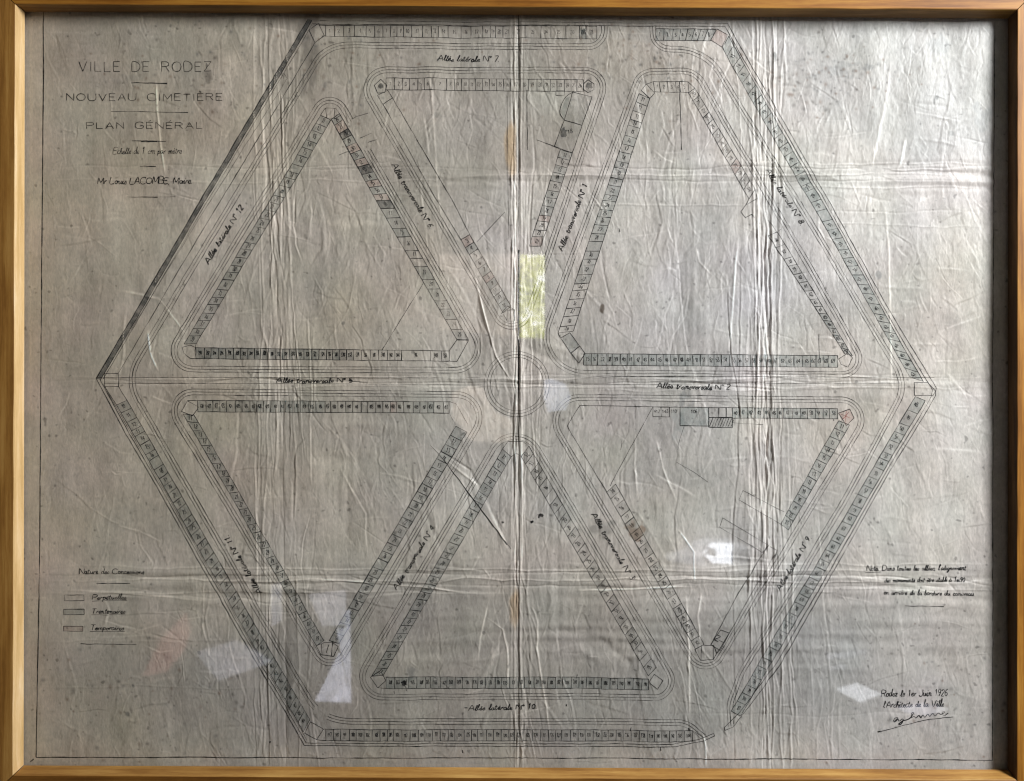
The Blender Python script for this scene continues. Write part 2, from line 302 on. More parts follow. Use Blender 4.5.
class Ink:
    """collects strokes and washes and links them as one mesh part lying on the sheet"""
    def __init__(s): s.v = []; s.f = []; s.mi = []; s.n = 0; s.slots = []
    def slot(s, k):
        if k not in s.slots: s.slots.append(k)
        return s.slots.index(k)
    def _quads(s, v, f, mat):
        k = s.slot(mat); s.v.append(v); s.f.append(f+s.n); s.n += len(v); s.mi.append(np.full(len(f), k))
    def stroke(s, pts, w=.6, mat='ink', shaky=.10, step=1.0, vary=.25):
        p = resample(pts, step)
        if len(p) < 2: return s
        n = len(p); g = np.gradient(p, axis=0); L = np.hypot(g[:, 0], g[:, 1])+1e-9; nr = np.stack([-g[:, 1]/L, g[:, 0]/L], -1)
        k = max(3, n//9+2); q = np.linspace(0, k-1, n); i = np.minimum(q.astype(int), k-2); f = SMOOTH(q-i)
        r1 = G.standard_normal(k); r2 = G.standard_normal(k)
        p = p+nr*(shaky*(r1[i]*(1-f)+r1[i+1]*f))[:, None]
        ww = (w*.5*np.clip(1+vary*(r2[i]*(1-f)+r2[i+1]*f), .4, 1.7))[:, None]
        a, b_ = p+nr*ww, p-nr*ww
        lift = .13+.05*R.random()
        v = np.empty((2*n, 3)); v[0::2] = P_arr(a[:, 0], a[:, 1], lift); v[1::2] = P_arr(b_[:, 0], b_[:, 1], lift)
        j = np.arange(n-1)*2
        s._quads(v, np.stack([j, j+1, j+3, j+2], -1), mat)
        return s
    def line(s, *pts, **k): return s.stroke(pts, **k)
    def wash(s, quad, mat, step=1.4):
        a, b_, c, d = [np.array(q, float) for q in quad]
        nu = max(2, int(max(np.linalg.norm(b_-a), np.linalg.norm(c-d))/step)+1); nv = max(2, int(max(np.linalg.norm(d-a), np.linalg.norm(c-b_))/step)+1)
        U, V = np.meshgrid(np.linspace(0, 1, nu), np.linspace(0, 1, nv))
        p = (a*((1-U)*(1-V))[..., None]+b_*(U*(1-V))[..., None]+c*(U*V)[..., None]+d*((1-U)*V)[..., None]).reshape(-1, 2)
        idx = np.arange(nu*nv).reshape(nv, nu)
        f = np.stack([idx[:-1, :-1], idx[:-1, 1:], idx[1:, 1:], idx[1:, :-1]], -1).reshape(-1, 4)
        s._quads(P_arr(p[:, 0], p[:, 1], .07+.02*R.random()), f, mat)
        return s
    def poly(s, pts, w=.6, mat='ink', fill=None):
        if fill: s.wash(pts[:4] if len(pts) >= 4 else [pts[0], pts[1], pts[2], pts[2]], fill)
        return s.stroke(list(pts)+[pts[0]], w, mat)
    def blob(s, x, y, rx, ry, mat='pen', rot=0):
        n = 14; pts = [(x, y)]
        for i in range(n):
            a = 2*math.pi*i/n; k = 1+.18*R.gauss(0, 1); u, v = rx*k*math.cos(a), ry*k*math.sin(a)
            pts.append((x+u*math.cos(rot)-v*math.sin(rot), y+u*math.sin(rot)+v*math.cos(rot)))
        p = np.array(pts); v = P_arr(p[:, 0], p[:, 1], .2)
        f = np.array([[0, 1+i, 1+(i+1) % n, 1+(i+1) % n] for i in range(n)])
        s._quads(v, f, mat); return s
    def build(s, name, label=None, parent=None):
        v = np.vstack(s.v); f = np.vstack(s.f); mi = np.concatenate(s.mi)
        me = bpy.data.meshes.new(name)
        faces = [tuple(q) if q[2] != q[3] else tuple(q[:3]) for q in f.tolist()]
        me.from_pydata(v.tolist(), [], faces)
        for k in s.slots: me.materials.append(MATS[k])
        me.polygons.foreach_set('material_index', mi.astype(np.int32)); me.update()
        # ink faces the viewer
        o = link(name, me, plan if parent is None else parent)
        if parent is not None: o.location = (0, 0, 0)
        if label: o['label'] = label
        return o

# ------------------------------------------------------------------ lettering: single-stroke glyphs
def gl(*ss): return [np.array([float(q) for q in t.split()]).reshape(-1, 2) for t in ss]
CAPS = {
 'A': (9, gl('0 0 4.5 10 9 0', '1.6 3.6 7.4 3.6')), 'B': (8, gl('0 0 0 10 5 10 7 8.5 7 6.5 5 5.2 0 5.2', '5 5.2 8 4 8 1.4 5.5 0 0 0')),
 'C': (9, gl('9 8.5 7 10 3 10 0 7.5 0 2.5 3 0 7 0 9 1.5')), 'D': (9, gl('0 0 0 10 5 10 8.5 7.5 9 5 8.5 2.5 5 0 0 0')),
 'E': (7, gl('7 10 0 10 0 0 7 0', '0 5.2 5.5 5.2')), 'G': (9, gl('9 8.5 7 10 3 10 0 7.5 0 2.5 3 0 7 0 9 2 9 4.5 5.5 4.5')),
 'I': (2, gl('1 0 1 10')), 'L': (7, gl('0 10 0 0 7 0')), 'M': (10, gl('0 0 0.6 10 5 2.5 9.4 10 10 0')), 'N': (8.5, gl('0 0 0 10 8.5 0 8.5 10')),
 'O': (10, gl('5 10 1.6 8.8 0 5 1.6 1.2 5 0 8.4 1.2 10 5 8.4 8.8 5 10')), 'P': (8, gl('0 0 0 10 5.5 10 8 8.6 8 6.4 5.5 5 0 5')),
 'R': (8.5, gl('0 0 0 10 5.5 10 8 8.6 8 6.4 5.5 5.2 0 5.2', '4.5 5.2 8.5 0')), 'T': (8, gl('0 10 8 10', '4 10 4 0')), 'U': (9, gl('0 10 0 3 2 .4 4.5 0 7 .4 9 3 9 10')),
 'V': (9, gl('0 10 4.5 0 9 10')), 'Z': (8, gl('0 10 8 10 0 0 8 0')), 'J': (6, gl('6 10 6 2 4 0 1 0 0 2')), '.': (3, gl('1 0 1.8 .6')), ',': (3, gl('1.6 .6 .6 -2')),
 'É': (7, gl('7 10 0 10 0 0 7 0', '0 5.2 5.5 5.2', '3 11.6 5.5 13.6')), 'È': (7, gl('7 10 0 10 0 0 7 0', '0 5.2 5.5 5.2', '2 13.6 4.5 11.6')), ' ': (7, [])}
LOW = {
 'a': (9.5, gl('7 8.4 4 10 1 7 1 3 3 0 6 2 7.8 9 7.8 2 9 0 10.5 2')), 'b': (8.5, gl('0 2 4 14 4 20 2 19 1.6 4 3.6 0 7 2 7 7 5 9 2 6')),
 'c': (7.5, gl('6.6 8 4 10 1 6 1 2 4 0 7.5 2.4')), 'd': (9.5, gl('7 8.4 4 10 1 7 1 3 3 0 6 2 8 9 8.8 21 7.8 4 9 0 10.5 2')),
 'e': (7.5, gl('.6 4 6 6 6 9 4 10 1 7 1 3 4 0 8 3')), 'f': (7, gl('0 2 5 14 6 20 3.6 19 2 0 2 -9 4.4 -7 3.6 0 8 2')),
 'g': (9, gl('7 8.4 4 10 1 7 1 3 4 1 7 5 8 9 7 -6 4 -9.5 2 -7 9 1')), 'h': (9, gl('0 2 4 14 4.6 20 2 18 1 0', '1 5 4 10 6.8 8 6.8 2 8 0 9.6 2')),
 'i': (5, gl('0 3 2 10 2 2 3 0 5.4 2', '3 14 3.7 15.6')), 'j': (5, gl('0 3 3 10 2 -7 0 -9', '3.6 14 4.2 15.6')), 'l': (5, gl('0 2 4 14 4.6 21 2.8 20 1.8 5 3 0 5.6 2')),
 'm': (14, gl('0 6 2 10 2 0', '2 6 5 10 7 8 7 0', '7 6 10 10 12 8 12 2 13 0 14.6 2')), 'n': (9.5, gl('0 6 2 10 2 0', '2 6 5 10 7 8 7 2 8 0 10 2')),
 'o': (8.5, gl('4 10 1 7 1 3 4 0 7 3 7 8 4 10 6 8 9 8')), 'p': (9, gl('0 6 2 10 1.4 -9', '2 6 5 10 8 7 7 2 4 0 2 2')), 'q': (9, gl('7 8.4 4 10 1 7 1 3 4 1 7 5 8 9 7.4 -9')),
 'r': (6.6, gl('0.4 0 1.6 10 2 6 4 9.4 6.8 9.6')), 's': (6.6, gl('0 2 4 10 5.8 4 4 0 .8 1')), 't': (6, gl('2.8 17 2 3 3.6 0 6.4 2', '-.6 11.6 5.8 12.4')),
 'u': (10, gl('0 7 2 10 2 3 4 0 7 4 8 10 8 2 9 0 10.6 2')), 'v': (8.6, gl('0 8 2 10 4 0 7 10 9 9')), 'x': (8, gl('0 9 7 0', '7 10 0 0')), 'y': (9, gl('0 8 2 10 3 3 6 3 8 10 7 -6 4 -9.5 3 -6 9 1')),
 'z': (7, gl('0 9 6 9 1 1 7.4 1')), "'": (3, gl('1 20 .4 16')), '°': (6, gl('2.6 20 .4 17.4 2.6 14.6 5 17.4 2.6 20')), '.': (4, gl('1 0 2 1')), ',': (4, gl('2 1 .6 -3')), ' ': (8, []), ':': (4, gl('1 0 2 1', '1 8 2 9'))}
LOW['é'] = (7.5, LOW['e'][1]+gl('4 13 6.6 16')); LOW['è'] = (7.5, LOW['e'][1]+gl('3 16 5 13')); LOW['ê'] = (7.5, LOW['e'][1]+gl('2 13 4.4 16 6.6 13')); LOW['à'] = (9.5, LOW['a'][1]+gl('3 16 5 13'))
DIG = {'0': gl('4 20 1 16 0 10 1 4 4 0 7 4 8 10 7 16 4 20'), '1': gl('1 15 4 20 4 0'), '2': gl('0 16 3 20 7 18 7 13 0 0 8 0'), '3': gl('0 18 4 20 7 16 3 11 7 7 7 2 3 0 0 2'),
       '4': gl('6 0 6 20 0 7 9 7'), '5': gl('7 20 1 20 1 12 5 12 8 7 6 1 1 0'), '6': gl('7 19 3 16 0 8 1 2 4 0 7 3 7 7 4 10 0 7'), '7': gl('0 20 8 20 3 0'),
       '8': gl('4 10 1 14 2 19 4 20 7 18 7 14 4 10 0 5 1 1 4 0 7 2 8 6 4 10'), '9': gl('7 12 4 9 1 12 1 17 4 20 7 17 7 9 3 0')}
for k, v in DIG.items(): LOW[k] = (9.5, v)
for k, (adv, ss) in CAPS.items():
    if k not in LOW: LOW[k] = (adv*1.75, [q*np.array([1.6, 2.0]) for q in ss])
def write(ink, text, a, b, h, font='low', w=.55, mat='ink', slant=.0, jit=.25):
    """letters from pixel a to pixel b along that line, cap height h pixels"""
    T = CAPS if font == 'caps' else LOW
    unit = 10. if font == 'caps' else 20.
    gap = 3.4 if font == 'caps' else .8
    tot = sum(T[c][0]+gap for c in text)-gap
    a = np.array(a, float); b = np.array(b, float); dv = b-a; L = np.hypot(*dv); ex = dv/L; ey = np.array([ex[1], -ex[0]])
    sx, sy = L/tot, h/unit; x = 0
    for c in text:
        adv, ss = T[c]
        oy = R.gauss(0, jit)*.35; sc = 1+R.gauss(0, .02 if font == 'caps' else .06)
        for q in ss:
            q = np.array(q)
            if font != 'caps' or c in 'OCGDUJ': q = smooth(q, 4) if len(q) > 2 else q
            q = q*np.array([1, sc])
            pt = a+np.outer((x+q[:, 0])*sx+slant*q[:, 1]*sy, ex)+np.outer(q[:, 1]*sy+oy, ey)
            ink.stroke(pt, w*rnd(.85, 1.15), mat, shaky=.04, step=.55, vary=.18)
        x += adv+gap
    return ink

# ------------------------------------------------------------------ geometry helpers on the drawing
def rounded(poly, radii, closed=False):
    n = len(poly); out = []
    for i in range(n):
        r = radii[i] if isinstance(radii, (list, tuple)) else radii
        p = np.array(poly[i], float)
        if (not closed and i in (0, n-1)) or r <= 0: out.append(p); continue
        a = np.array(poly[i-1], float)-p; b_ = np.array(poly[(i+1) % n], float)-p
        la, lb = np.hypot(*a), np.hypot(*b_); a /= la; b_ /= lb
        ang = math.acos(max(-1, min(1, float(a@b_)))); t = min(r/math.tan(ang/2), la*.95, lb*.95); rr = t*math.tan(ang/2)
        bis = (a+b_)/np.hypot(*(a+b_)); c = p+bis*rr/math.sin(ang/2)
        v1 = p+a*t-c; v2 = p+b_*t-c; a1 = math.atan2(v1[1], v1[0]); a2 = math.atan2(v2[1], v2[0])
        da = (a2-a1+math.pi) % (2*math.pi)-math.pi
        for k in range(15): out.append(c+rr*np.array([math.cos(a1+da*k/14), math.sin(a1+da*k/14)]))
    if closed: out.append(out[0])
    return resample_dense(out)
def resample_dense(p):
    p = np.array(p, float); d = np.hypot(*np.diff(p, axis=0).T); k = np.r_[True, d > 1e-6]; p = p[k]
    d = np.hypot(*np.diff(p, axis=0).T); s = np.r_[0, np.cumsum(d)]; t = np.linspace(0, s[-1], int(s[-1]/1.5)+2)
    return np.stack([np.interp(t, s, p[:, 0]), np.interp(t, s, p[:, 1])], -1)
def offset(p, d):
    g = np.gradient(p, axis=0); L = np.hypot(g[:, 0], g[:, 1])+1e-9
    return p+d*np.stack([g[:, 1]/L, -g[:, 0]/L], -1)
def kerb(name, poly, radii, offs=(-2.9, 0, 2.9), closed=True, cuts=(), label=None, w=.46):
    k = Ink(); c = rounded(poly, radii, closed)
    if closed: c2 = np.vstack([c[-4:-1], c, c[1:4]])
    for o in offs:
        q = offset(c2, o)[3:-3] if closed else offset(c, o)
        # breaks where the ink has worn off
        keep = np.ones(len(q), bool)
        for (cx, cy, r) in cuts: keep &= np.hypot(q[:, 0]-cx, q[:, 1]-cy) > r
        run = []
        for i in range(len(q)):
            if keep[i]: run.append(q[i])
            if (not keep[i] or i == len(q)-1) and len(run) > 2:
                # alternate firmer and fainter stretches
                j = 0
                while j < len(run)-2:
                    e = min(len(run)-1, j+R.randint(18, 70))
                    k.stroke(run[j:e+1], w*rnd(.85, 1.2), 'ink' if R.random() < .72 else 'faint', shaky=.10); j = e
            if not keep[i]: run = []
    return k.build(name, label)
lerp = lambda a, b, t: (a[0]+(b[0]-a[0])*t, a[1]+(b[1]-a[1])*t)
NUM = [1]
def row(o1, o2, i1, i2, n=None, at=None, tint='blue', num=True, label=None, skip=0., extra=None, dark=.6, start=1, step=1, numh=3.9, faintnum=False, pinkset=()):
    """a row of plots between an outer edge o1-o2 and an inner edge i1-i2"""
    k = Ink()
    if at is None: at = [0]+[min(1, max(0, (q+R.gauss(0, .10))/n)) for q in range(1, n)]+[1]
    k.stroke([o1, o2], dark, 'ink'); k.stroke([i1, i2], dark, 'ink')
    for q, t in enumerate(at):
        if R.random() >= skip: k.stroke([lerp(o1, o2, t), lerp(i1, i2, t)], dark*rnd(.75, 1.15), 'ink')
    number = start
    for q in range(len(at)-1):
        t0, t1 = at[q], at[q+1]
        quad = [lerp(o1, o2, t0), lerp(o1, o2, t1), lerp(i1, i2, t1), lerp(i1, i2, t0)]
        tn = tint[q % len(tint)] if isinstance(tint, (list, tuple)) else tint
        if q in pinkset: tn = 'pink'
        if tn: k.wash(quad, tn)
        if num and R.random() > .025:
            c = np.mean(np.array(quad), 0); d = np.array(o2, float)-np.array(o1, float); d /= np.hypot(*d)
            e = np.array(i1, float)-np.array(o1, float); e /= np.hypot(*e)
            # figures run across the plot or along the row
            horiz = abs(d[1]) < .1
            along = d if horiz else e*(1 if e[0] > 0 else -1)
            up = np.array([along[1], -along[0]]); s = str(number)
            hw = min(len(s)*1.75, 3.3)/2*rnd(.9, 1.1)
            a = c-along*hw-up*numh*.38; b_ = c+along*hw-up*numh*.38
            write(k, s, a+np.array([rnd(-.4, .4), rnd(-.3, .3)]), b_+np.array([rnd(-.4, .4), rnd(-.3, .3)]), numh*rnd(.85, 1.1), 'low', .46 if faintnum else .54, 'faint' if faintnum else 'ink', jit=.1)
        number += step
    if extra: extra(k)
    return k.build('plot_row', label)

# ================================================================== THE DRAWING
# ---- border line of the sheet
k = Ink()
k.stroke([(43.6, 10), (42.2, 250), (39.5, 560), (36.6, 757)], .95, 'pen', .08); k.stroke([(36.6, 757), (500, 757.8), (992, 760)], .85, 'pen', .08)
k.stroke([(994.6, 22), (993.6, 300), (991.8, 760)], .7, 'ink', .08); k.stroke([(30.8, 761.5), (34, 758.6)], .9, 'ink')
k.build('border_line', 'ruled ink border around the sheet')
# ---- enclosing wall of the cemetery, a double line with a grey wash at upper left
k = Ink()
k.wash([(96.6, 378.6), (307.6, 19), (311.6, 20), (100.6, 380)], 'band'); k.wash([(98, 378.6), (308.5, 19), (310.5, 20), (100, 379.5)], 'pale')
k.stroke([(96.6, 378.6), (307.8, 19)], .9, 'ink'); k.stroke([(100.8, 380), (311.8, 20.4)], .7, 'ink'); k.stroke([(103.6, 379), (313, 22.8)], .5, 'faint')
k.stroke([(320, 20.6), (512, 22), (727.5, 23.4)], .5, 'faint'); k.stroke([(313, 24), (512, 25), (725.2, 26.5)], .6, 'ink')
k.stroke([(727.5, 23.4), (789.8, 131), (884, 300), (936.6, 388), (935.4, 396)], .6); k.stroke([(725.2, 26.5), (785.8, 131), (880, 300), (932.4, 390), (931, 397)], .55)
k.stroke([(935.4, 396), (878, 492), (824, 588), (780, 665), (756, 697.5), (733, 727), (724.6, 730)], .65)
k.stroke([(931, 397), (874.6, 492), (820, 588), (777, 663), (752, 696), (739, 713), (724, 727), (724.6, 730)], .65)
k.stroke([(96.6, 378.6), (125, 432), (304.6, 745.2), (500, 746), (640, 746.8), (676, 746.2), (702, 741), (714.6, 735.4)], .75)
k.stroke([(100.4, 379.6), (128.6, 432), (306.4, 742.6), (500, 743.4), (640, 744.2), (674, 743.6), (700, 738.6), (713.4, 733), (714.6, 735.4)], .65)
k.stroke([(103.4, 384), (131.6, 434), (307, 739.6)], .45, 'faint')
k.build('enclosing_wall', 'double ink line of the hexagonal enclosure, washed grey at upper left')

# ---- kerbs of the paths
kerb('path_kerb', [(604.5, 26), (604.5, 47.2), (326, 44.5), (126, 380), (270.8, 632), (322, 720.5), (640, 721.6), (686, 722), (703.6, 737)],
     [0, 17, 38, 40, 300, 46, 0, 26, 0], closed=False, cuts=((322, 712, 7),), label='triple kerb line of the ring path, left side')
kerb('path_kerb', [(653, 26), (653, 49), (706, 49.3), (756, 132), (856, 300), (907, 384), (849.5, 492), (786, 600), (761, 641), (741, 672), (729.5, 704), (731, 726)],
     [0, 17, 52, 0, 0, 36, 0, 0, 0, 60, 26, 0], closed=False, label='triple kerb line of the ring path, right side')
kerb('path_kerb', [(330.4, 85.3), (495, 370.3), (159.6, 369)], [15.5, 23, 19], cuts=((362, 134, 16),), label='kerb of the upper left block')
kerb('path_kerb', [(352, 69.2), (610, 70.6), (516, 351)], [20, 18, 17.5], label='kerb of the top block')
kerb('path_kerb', [(640.6, 71.2), (695.8, 71.2), (870.7, 374.4), (530, 373)], [18, 22, 16, 38], label='kerb of the upper right block')
kerb('path_kerb', [(159.8, 391.5), (496, 394.8), (331, 677)], [19, 23, 15.5], label='kerb of the lower left block')
kerb('path_kerb', [(515, 411), (684, 697), (348, 696)], [26, 17, 20], label='kerb of the bottom block')
kerb('path_kerb', [(537.7, 397), (876.5, 400.2), (705, 682)], [24, 20, 17.5], label='kerb of the lower right block')
k = Ink()
for r in (32.6, 29.6, 26.6):
    t = np.linspace(0, 2*math.pi, 120); pts = np.stack([516.9+r*np.cos(t), 384+r*np.sin(t)], -1)
    for i in range(0, 120, 20): k.stroke(pts[i:i+21], .42*rnd(.85, 1.2), R.choice(('ink', 'ink', 'faint')))
k.build('roundabout', 'triple circle at the crossing of the paths')
k = Ink()
k.stroke([(97, 377.4), (300, 377.4), (480, 378)], .5, 'faint'); k.stroke([(104, 383.2), (300, 383.6), (484, 385)], .5, 'faint')
k.stroke([(552, 377), (760, 376.6), (935, 377.5)], .5, 'faint'); k.stroke([(552, 385), (760, 383.6), (900, 383)], .45, 'faint'); k.stroke([(650, 381.8), (740, 382)], .6, 'ink')
k.stroke([(518.5, 14), (518.7, 250)], .55, 'faint'); k.stroke([(518.6, 250), (518.3, 320), (518.6, 390)], 1.25, 'pen'); k.stroke([(518.6, 390), (519.6, 560), (519, 752)], .45, 'faint')
k.stroke([(507.4, 96), (507.6, 160), (509, 240)], .5, 'faint'); k.stroke([(527, 90), (527.5, 150)], .6, 'ink'); k.stroke([(515.6, 390), (516, 480)], .5, 'faint')
k.build('axis_line', 'centre lines ruled across the sheet')

# ---- plots along the enclosing wall
AT = lambda xs: [(x-xs[0])/(xs[-1]-xs[0]) for x in xs]
xs = [325.6, 334.5, 343.6, 354.5, 366, 374.4, 382.7, 390.5, 397, 403.6, 411.6, 422.5, 431.4, 438.4, 448, 461, 471, 482.7, 490.3, 495.5, 503, 512, 525, 541, 551, 566, 579.5, 586, 597]
def ex(k):
    k.poly([(308.8, 30), (318.6, 23.6), (324.4, 35.6), (315, 42.4)]); k.stroke([(319, 25.2), (325.6, 25.3)], .6); k.stroke([(322, 36), (325.6, 35.8)], .6)
    k.wash([(580, 28), (586, 28), (586, 38.6), (580, 38.6)], 'blue'); k.wash([(581, 30), (586, 30), (586, 34.5), (581, 34.5)], 'band')
row((325.6, 25.3), (597, 26.2), (325.6, 36), (597, 39), at=AT(xs), tint=None, faintnum=True, dark=.62, extra=ex, label='row of unwashed plots along the top wall')
def ex(k): k.poly([(717.3, 28.8), (728, 34.6), (722, 47), (710.8, 39.8)], fill='pink')
xs = [656, 663.6, 672, 679, 685.5, 691.5, 697.5, 703.8, 711]
row((656, 28.5), (716, 29.3), (656, 40.4), (710.8, 40.6), at=AT(xs), tint='blue', extra=ex, label='short grey row at the top right gate')
row((729, 36), (923.6, 381.6), (722.4, 47.4), (909.8, 376.4), n=36, tint='green', start=12, label='long green grey row on the upper right wall')
def ex(k): k.poly([(914, 382.4), (927.6, 382.6), (936, 391), (933, 395.4), (914, 395.4)])
row((925, 400.5), (740.6, 716), (915, 396.5), (731, 711), n=34, at=[0, .042, .083]+[.083+.917*(q+R.gauss(0, .09))/32 for q in range(1, 32)]+[1], tint=['green', 'blue', 'green'], extra=ex, start=48, label='row on the lower right wall')
def ex(k): k.stroke([(692.6, 730.3), (703.6, 737)], .5); k.stroke([(692.6, 741.4), (701, 738.4)], .5); k.stroke([(631, 727.4), (630.4, 731)], 1.1, 'pen'); k.stroke([(688.6, 727.6), (688.8, 731)], 1.1, 'pen'); k.stroke([(660.6, 746), (660.4, 750)], 1.0, 'pen'); k.stroke([(462.6, 749.8), (462.8, 752.8)], 1., 'pen')
row((326, 740.2), (692.6, 741.4), (326, 728.6), (692.6, 730.3), n=48, tint='pale', start=97, label='row of small plots along the bottom wall', extra=ex)
def ex(k): k.poly([(311, 721.2), (323.6, 728.8), (317, 739.2), (305, 733)]); k.stroke([(323.6, 728.8), (326, 728.6)], .6); k.stroke([(317, 739.4), (326, 740.2)], .6); k.poly([(105, 373.4), (118.8, 373.4), (118.8, 386.7), (105, 386.7)])
row((116.7, 405), (303.6, 731.6), (127, 400.3), (310, 719), n=40, tint='blue', start=10, extra=ex, numh=4.3, label='grey washed row on the lower left wall')
k = Ink()
k.stroke([(118.8, 373), (155.8, 310), (315, 42.4)], .6); k.stroke([(105, 386.7), (116.7, 405)], .6); k.stroke([(118.8, 386.7), (127, 400.3)], .6); k.stroke([(109, 366), (287, 78)], .4, 'faint'); k.stroke([(287, 78), (284, 73), (282, 86)], .4, 'faint')
k.build('plot_row', 'empty plot strip along the washed upper left wall')

# ---- upper left block
def ex(k):
    k.poly([(320.6, 115.4), (325.6, 108.4), (336, 108.4), (341, 115.4), (336, 118.4), (327.5, 118)]); k.stroke([(325.6, 108.4), (327, 118)], .5); k.stroke([(335, 108.4), (335, 118.6)], .5)
    k.stroke([(182, 347.5), (184, 353.4), (190.6, 358.6), (196, 358.6)], .6); k.stroke([(196.4, 343.6), (195, 350), (196, 358.6)], .5); k.stroke([(182, 347.5), (190, 345), (196.4, 347.5)], .5)
row((320.6, 115.4), (184, 344), (331, 120), (196.4, 343.6), n=29, tint='blue', start=11, extra=ex, numh=4.4, label='grey washed row on the left of the upper left block')
row((339.5, 113.5), (395, 208), (331.5, 119.6), (380.6, 208.6), n=13, tint=['blue', 'pink', 'band', 'blue', 'pink'], start=26, dark=.75, numh=4.6, label='dark worn row below the tip of the upper left block')
row((395, 208), (468.5, 339.6), (380.6, 208.6), (457, 339.6), n=13, tint=['pale', 'pale', 'blue', 'pale'], start=13, numh=4, faintnum=True, skip=.0, label='pale row on the right of the upper left block')
xs = [196, 204.7, 211.4, 218.8, 226, 233.6, 241, 248.4, 255, 261, 269, 276, 283, 290, 297, 304, 311.6, 319.2, 326.9, 333, 339.7, 347, 354, 361.5, 370.5, 379, 388, 395.5, 402, 431, 441.7, 449.4]
def ex(k): k.poly([(449.4, 350.8), (457, 340), (468.5, 340.4), (457, 361.4), (449.4, 361.2)]); k.wash([(196, 347.8), (360, 348.8), (360, 360), (196, 358.6)], 'pale')
row((196, 358.6), (449.4, 361.2), (196, 347.6), (449.4, 351), at=AT(xs), tint=['blue']*17+['pale', 'pale', 'blue', 'pale', 'pale']+[None]*10, extra=ex, start=290, step=2, label='row along the bottom of the upper left block')
# ---- top block
xs = [386, 394.4, 402.5, 409.5, 417.8, 424.5, 432, 446.6, 454.4, 461.6, 469, 475.4, 482.6, 489.5, 496.7, 503.6, 511, 520, 528.6, 537, 544, 550.4, 557, 564.5, 571, 577, 583.4]
def ex(k):
    k.poly([(374.4, 85), (380.6, 78.8), (387, 85), (384.4, 92), (377.5, 92.8)], .7); k.blob(380.6, 86, 2.6, 2.6, 'pencil')
    k.poly([(377.5, 95.2), (387.7, 89.8), (392.4, 97.6), (383, 104)], .6); k.poly([(583.8, 84), (588, 79.8), (594, 84), (594, 90), (588, 92.8), (583.8, 90)], .7); k.blob(589, 86, 3.4, 3.4, 'pencil'); k.poly([(556, 91), (564.6, 91), (564.6, 95.6), (556, 95.6)], .55)
row((386, 77.4), (583.4, 79.9), (386, 89.3), (583.4, 91.7), at=AT(xs), tint=None, faintnum=True, extra=ex, start=1, label='unwashed row along the top of the top block')
k = Ink(); k.stroke([(383, 104), (436.5, 200), (461, 240)], .55); k.stroke([(392.4, 97.6), (452, 200), (469.8, 234.6)], .55); k.build('plot_row', 'long empty strip on the left of the top block')
def ex(k): k.poly([(507.5, 310), (514.6, 309.6), (514.6, 321), (507, 321)]); k.stroke([(501, 314), (507.5, 306), (514.6, 309.6)], .55); k.stroke([(503, 314), (507, 321)], .5)
row((461, 240), (503, 313), (469.8, 234.6), (511, 306), n=10, tint=['pink', 'blue', None, 'pale', 'blue'], start=3, dark=.65, extra=ex, label='short row running down to the foot of the top block')
k = Ink()
k.poly([(572.7, 92.4), (592, 97), (582, 126), (564.2, 120.4)], .65, fill='pale'); k.poly([(564.2, 120.4), (582, 126), (572.3, 153.4), (554.4, 146.4)], .65, fill='pale')
k.stroke(smooth([(572.7, 92.4), (566, 97), (561, 106), (560, 114), (564.2, 120.4)]), .6); k.wash([(566, 98), (570, 97), (564, 119), (560.5, 112)], 'blue'); k.blob(563.5, 133, 3, 4.6, 'pencil'); write(k, '18', (568, 134), (573, 133), 4, 'low', .5)
k.stroke([(537, 139.6), (554.4, 146.4), (561, 150)], .6, 'ink'); k.build('plot_row', 'two large plots with a bulging side near the top of the plan')
row((572.3, 153.4), (541, 246), (560.4, 149.6), (529.4, 246), n=12, tint=['blue', 'pale', 'blue', 'blue', 'pale', 'blue', 'blue', 'blue', 'pink', None, None, 'pink'], start=11, label='row running down beside the first transverse path')
# ---- upper right block
xs = [653.5, 659.5, 667.5, 675.6, 679.6, 688]
def ex(k): k.poly([(641, 90.6), (646.6, 84), (654.6, 93), (650, 98.2)]); k.stroke([(646.6, 84), (653.5, 81.6)], .5); k.stroke([(688, 81.6), (695, 88)], .5)
row((653.5, 81.6), (688, 81.6), (654.5, 91.8), (689, 92.4), at=AT(xs), tint=None, faintnum=True, extra=ex, label='short row across the top of the upper right block')
def ex(k):
    k.poly([(560.8, 338), (570, 332.6), (580, 346), (571, 353)], fill='blue'); k.poly([(571, 353), (580, 346), (585.4, 353.6), (579, 363)]); k.stroke([(558, 333), (560.8, 338)], .6)
row((638.6, 94), (558, 333), (650, 98.2), (573.5, 331), n=29, tint=['pale', 'pale', None, 'pale', 'pale', 'blue', 'pale', 'blue', 'blue', 'blue', 'blue', 'blue', 'blue', 'blue', 'blue', 'blue', 'blue', 'blue', 'blue', 'blue', 'blue', 'blue', 'blue', None, None, None, None, None, None], start=11, extra=ex, label='row on the left of the upper right block')
row((583.7, 365), (837.6, 367.4), (583.7, 353.6), (837.6, 355.6), n=35, tint='green', start=35, step=1, label='green grey row along the bottom of the upper right block')
def ex(k): k.poly([(838.5, 359), (848, 353), (852.6, 357.8), (848, 367), (841, 364.4)]); k.stroke([(848, 353), (845, 350)], .5)
row((695, 88), (755, 189), (688.6, 93), (748.8, 199), n=13, tint=[None, 'pale'], faintnum=True, skip=.0, pinkset=(9,), start=20, label='upper part of the unwashed row on the right of the upper right block')
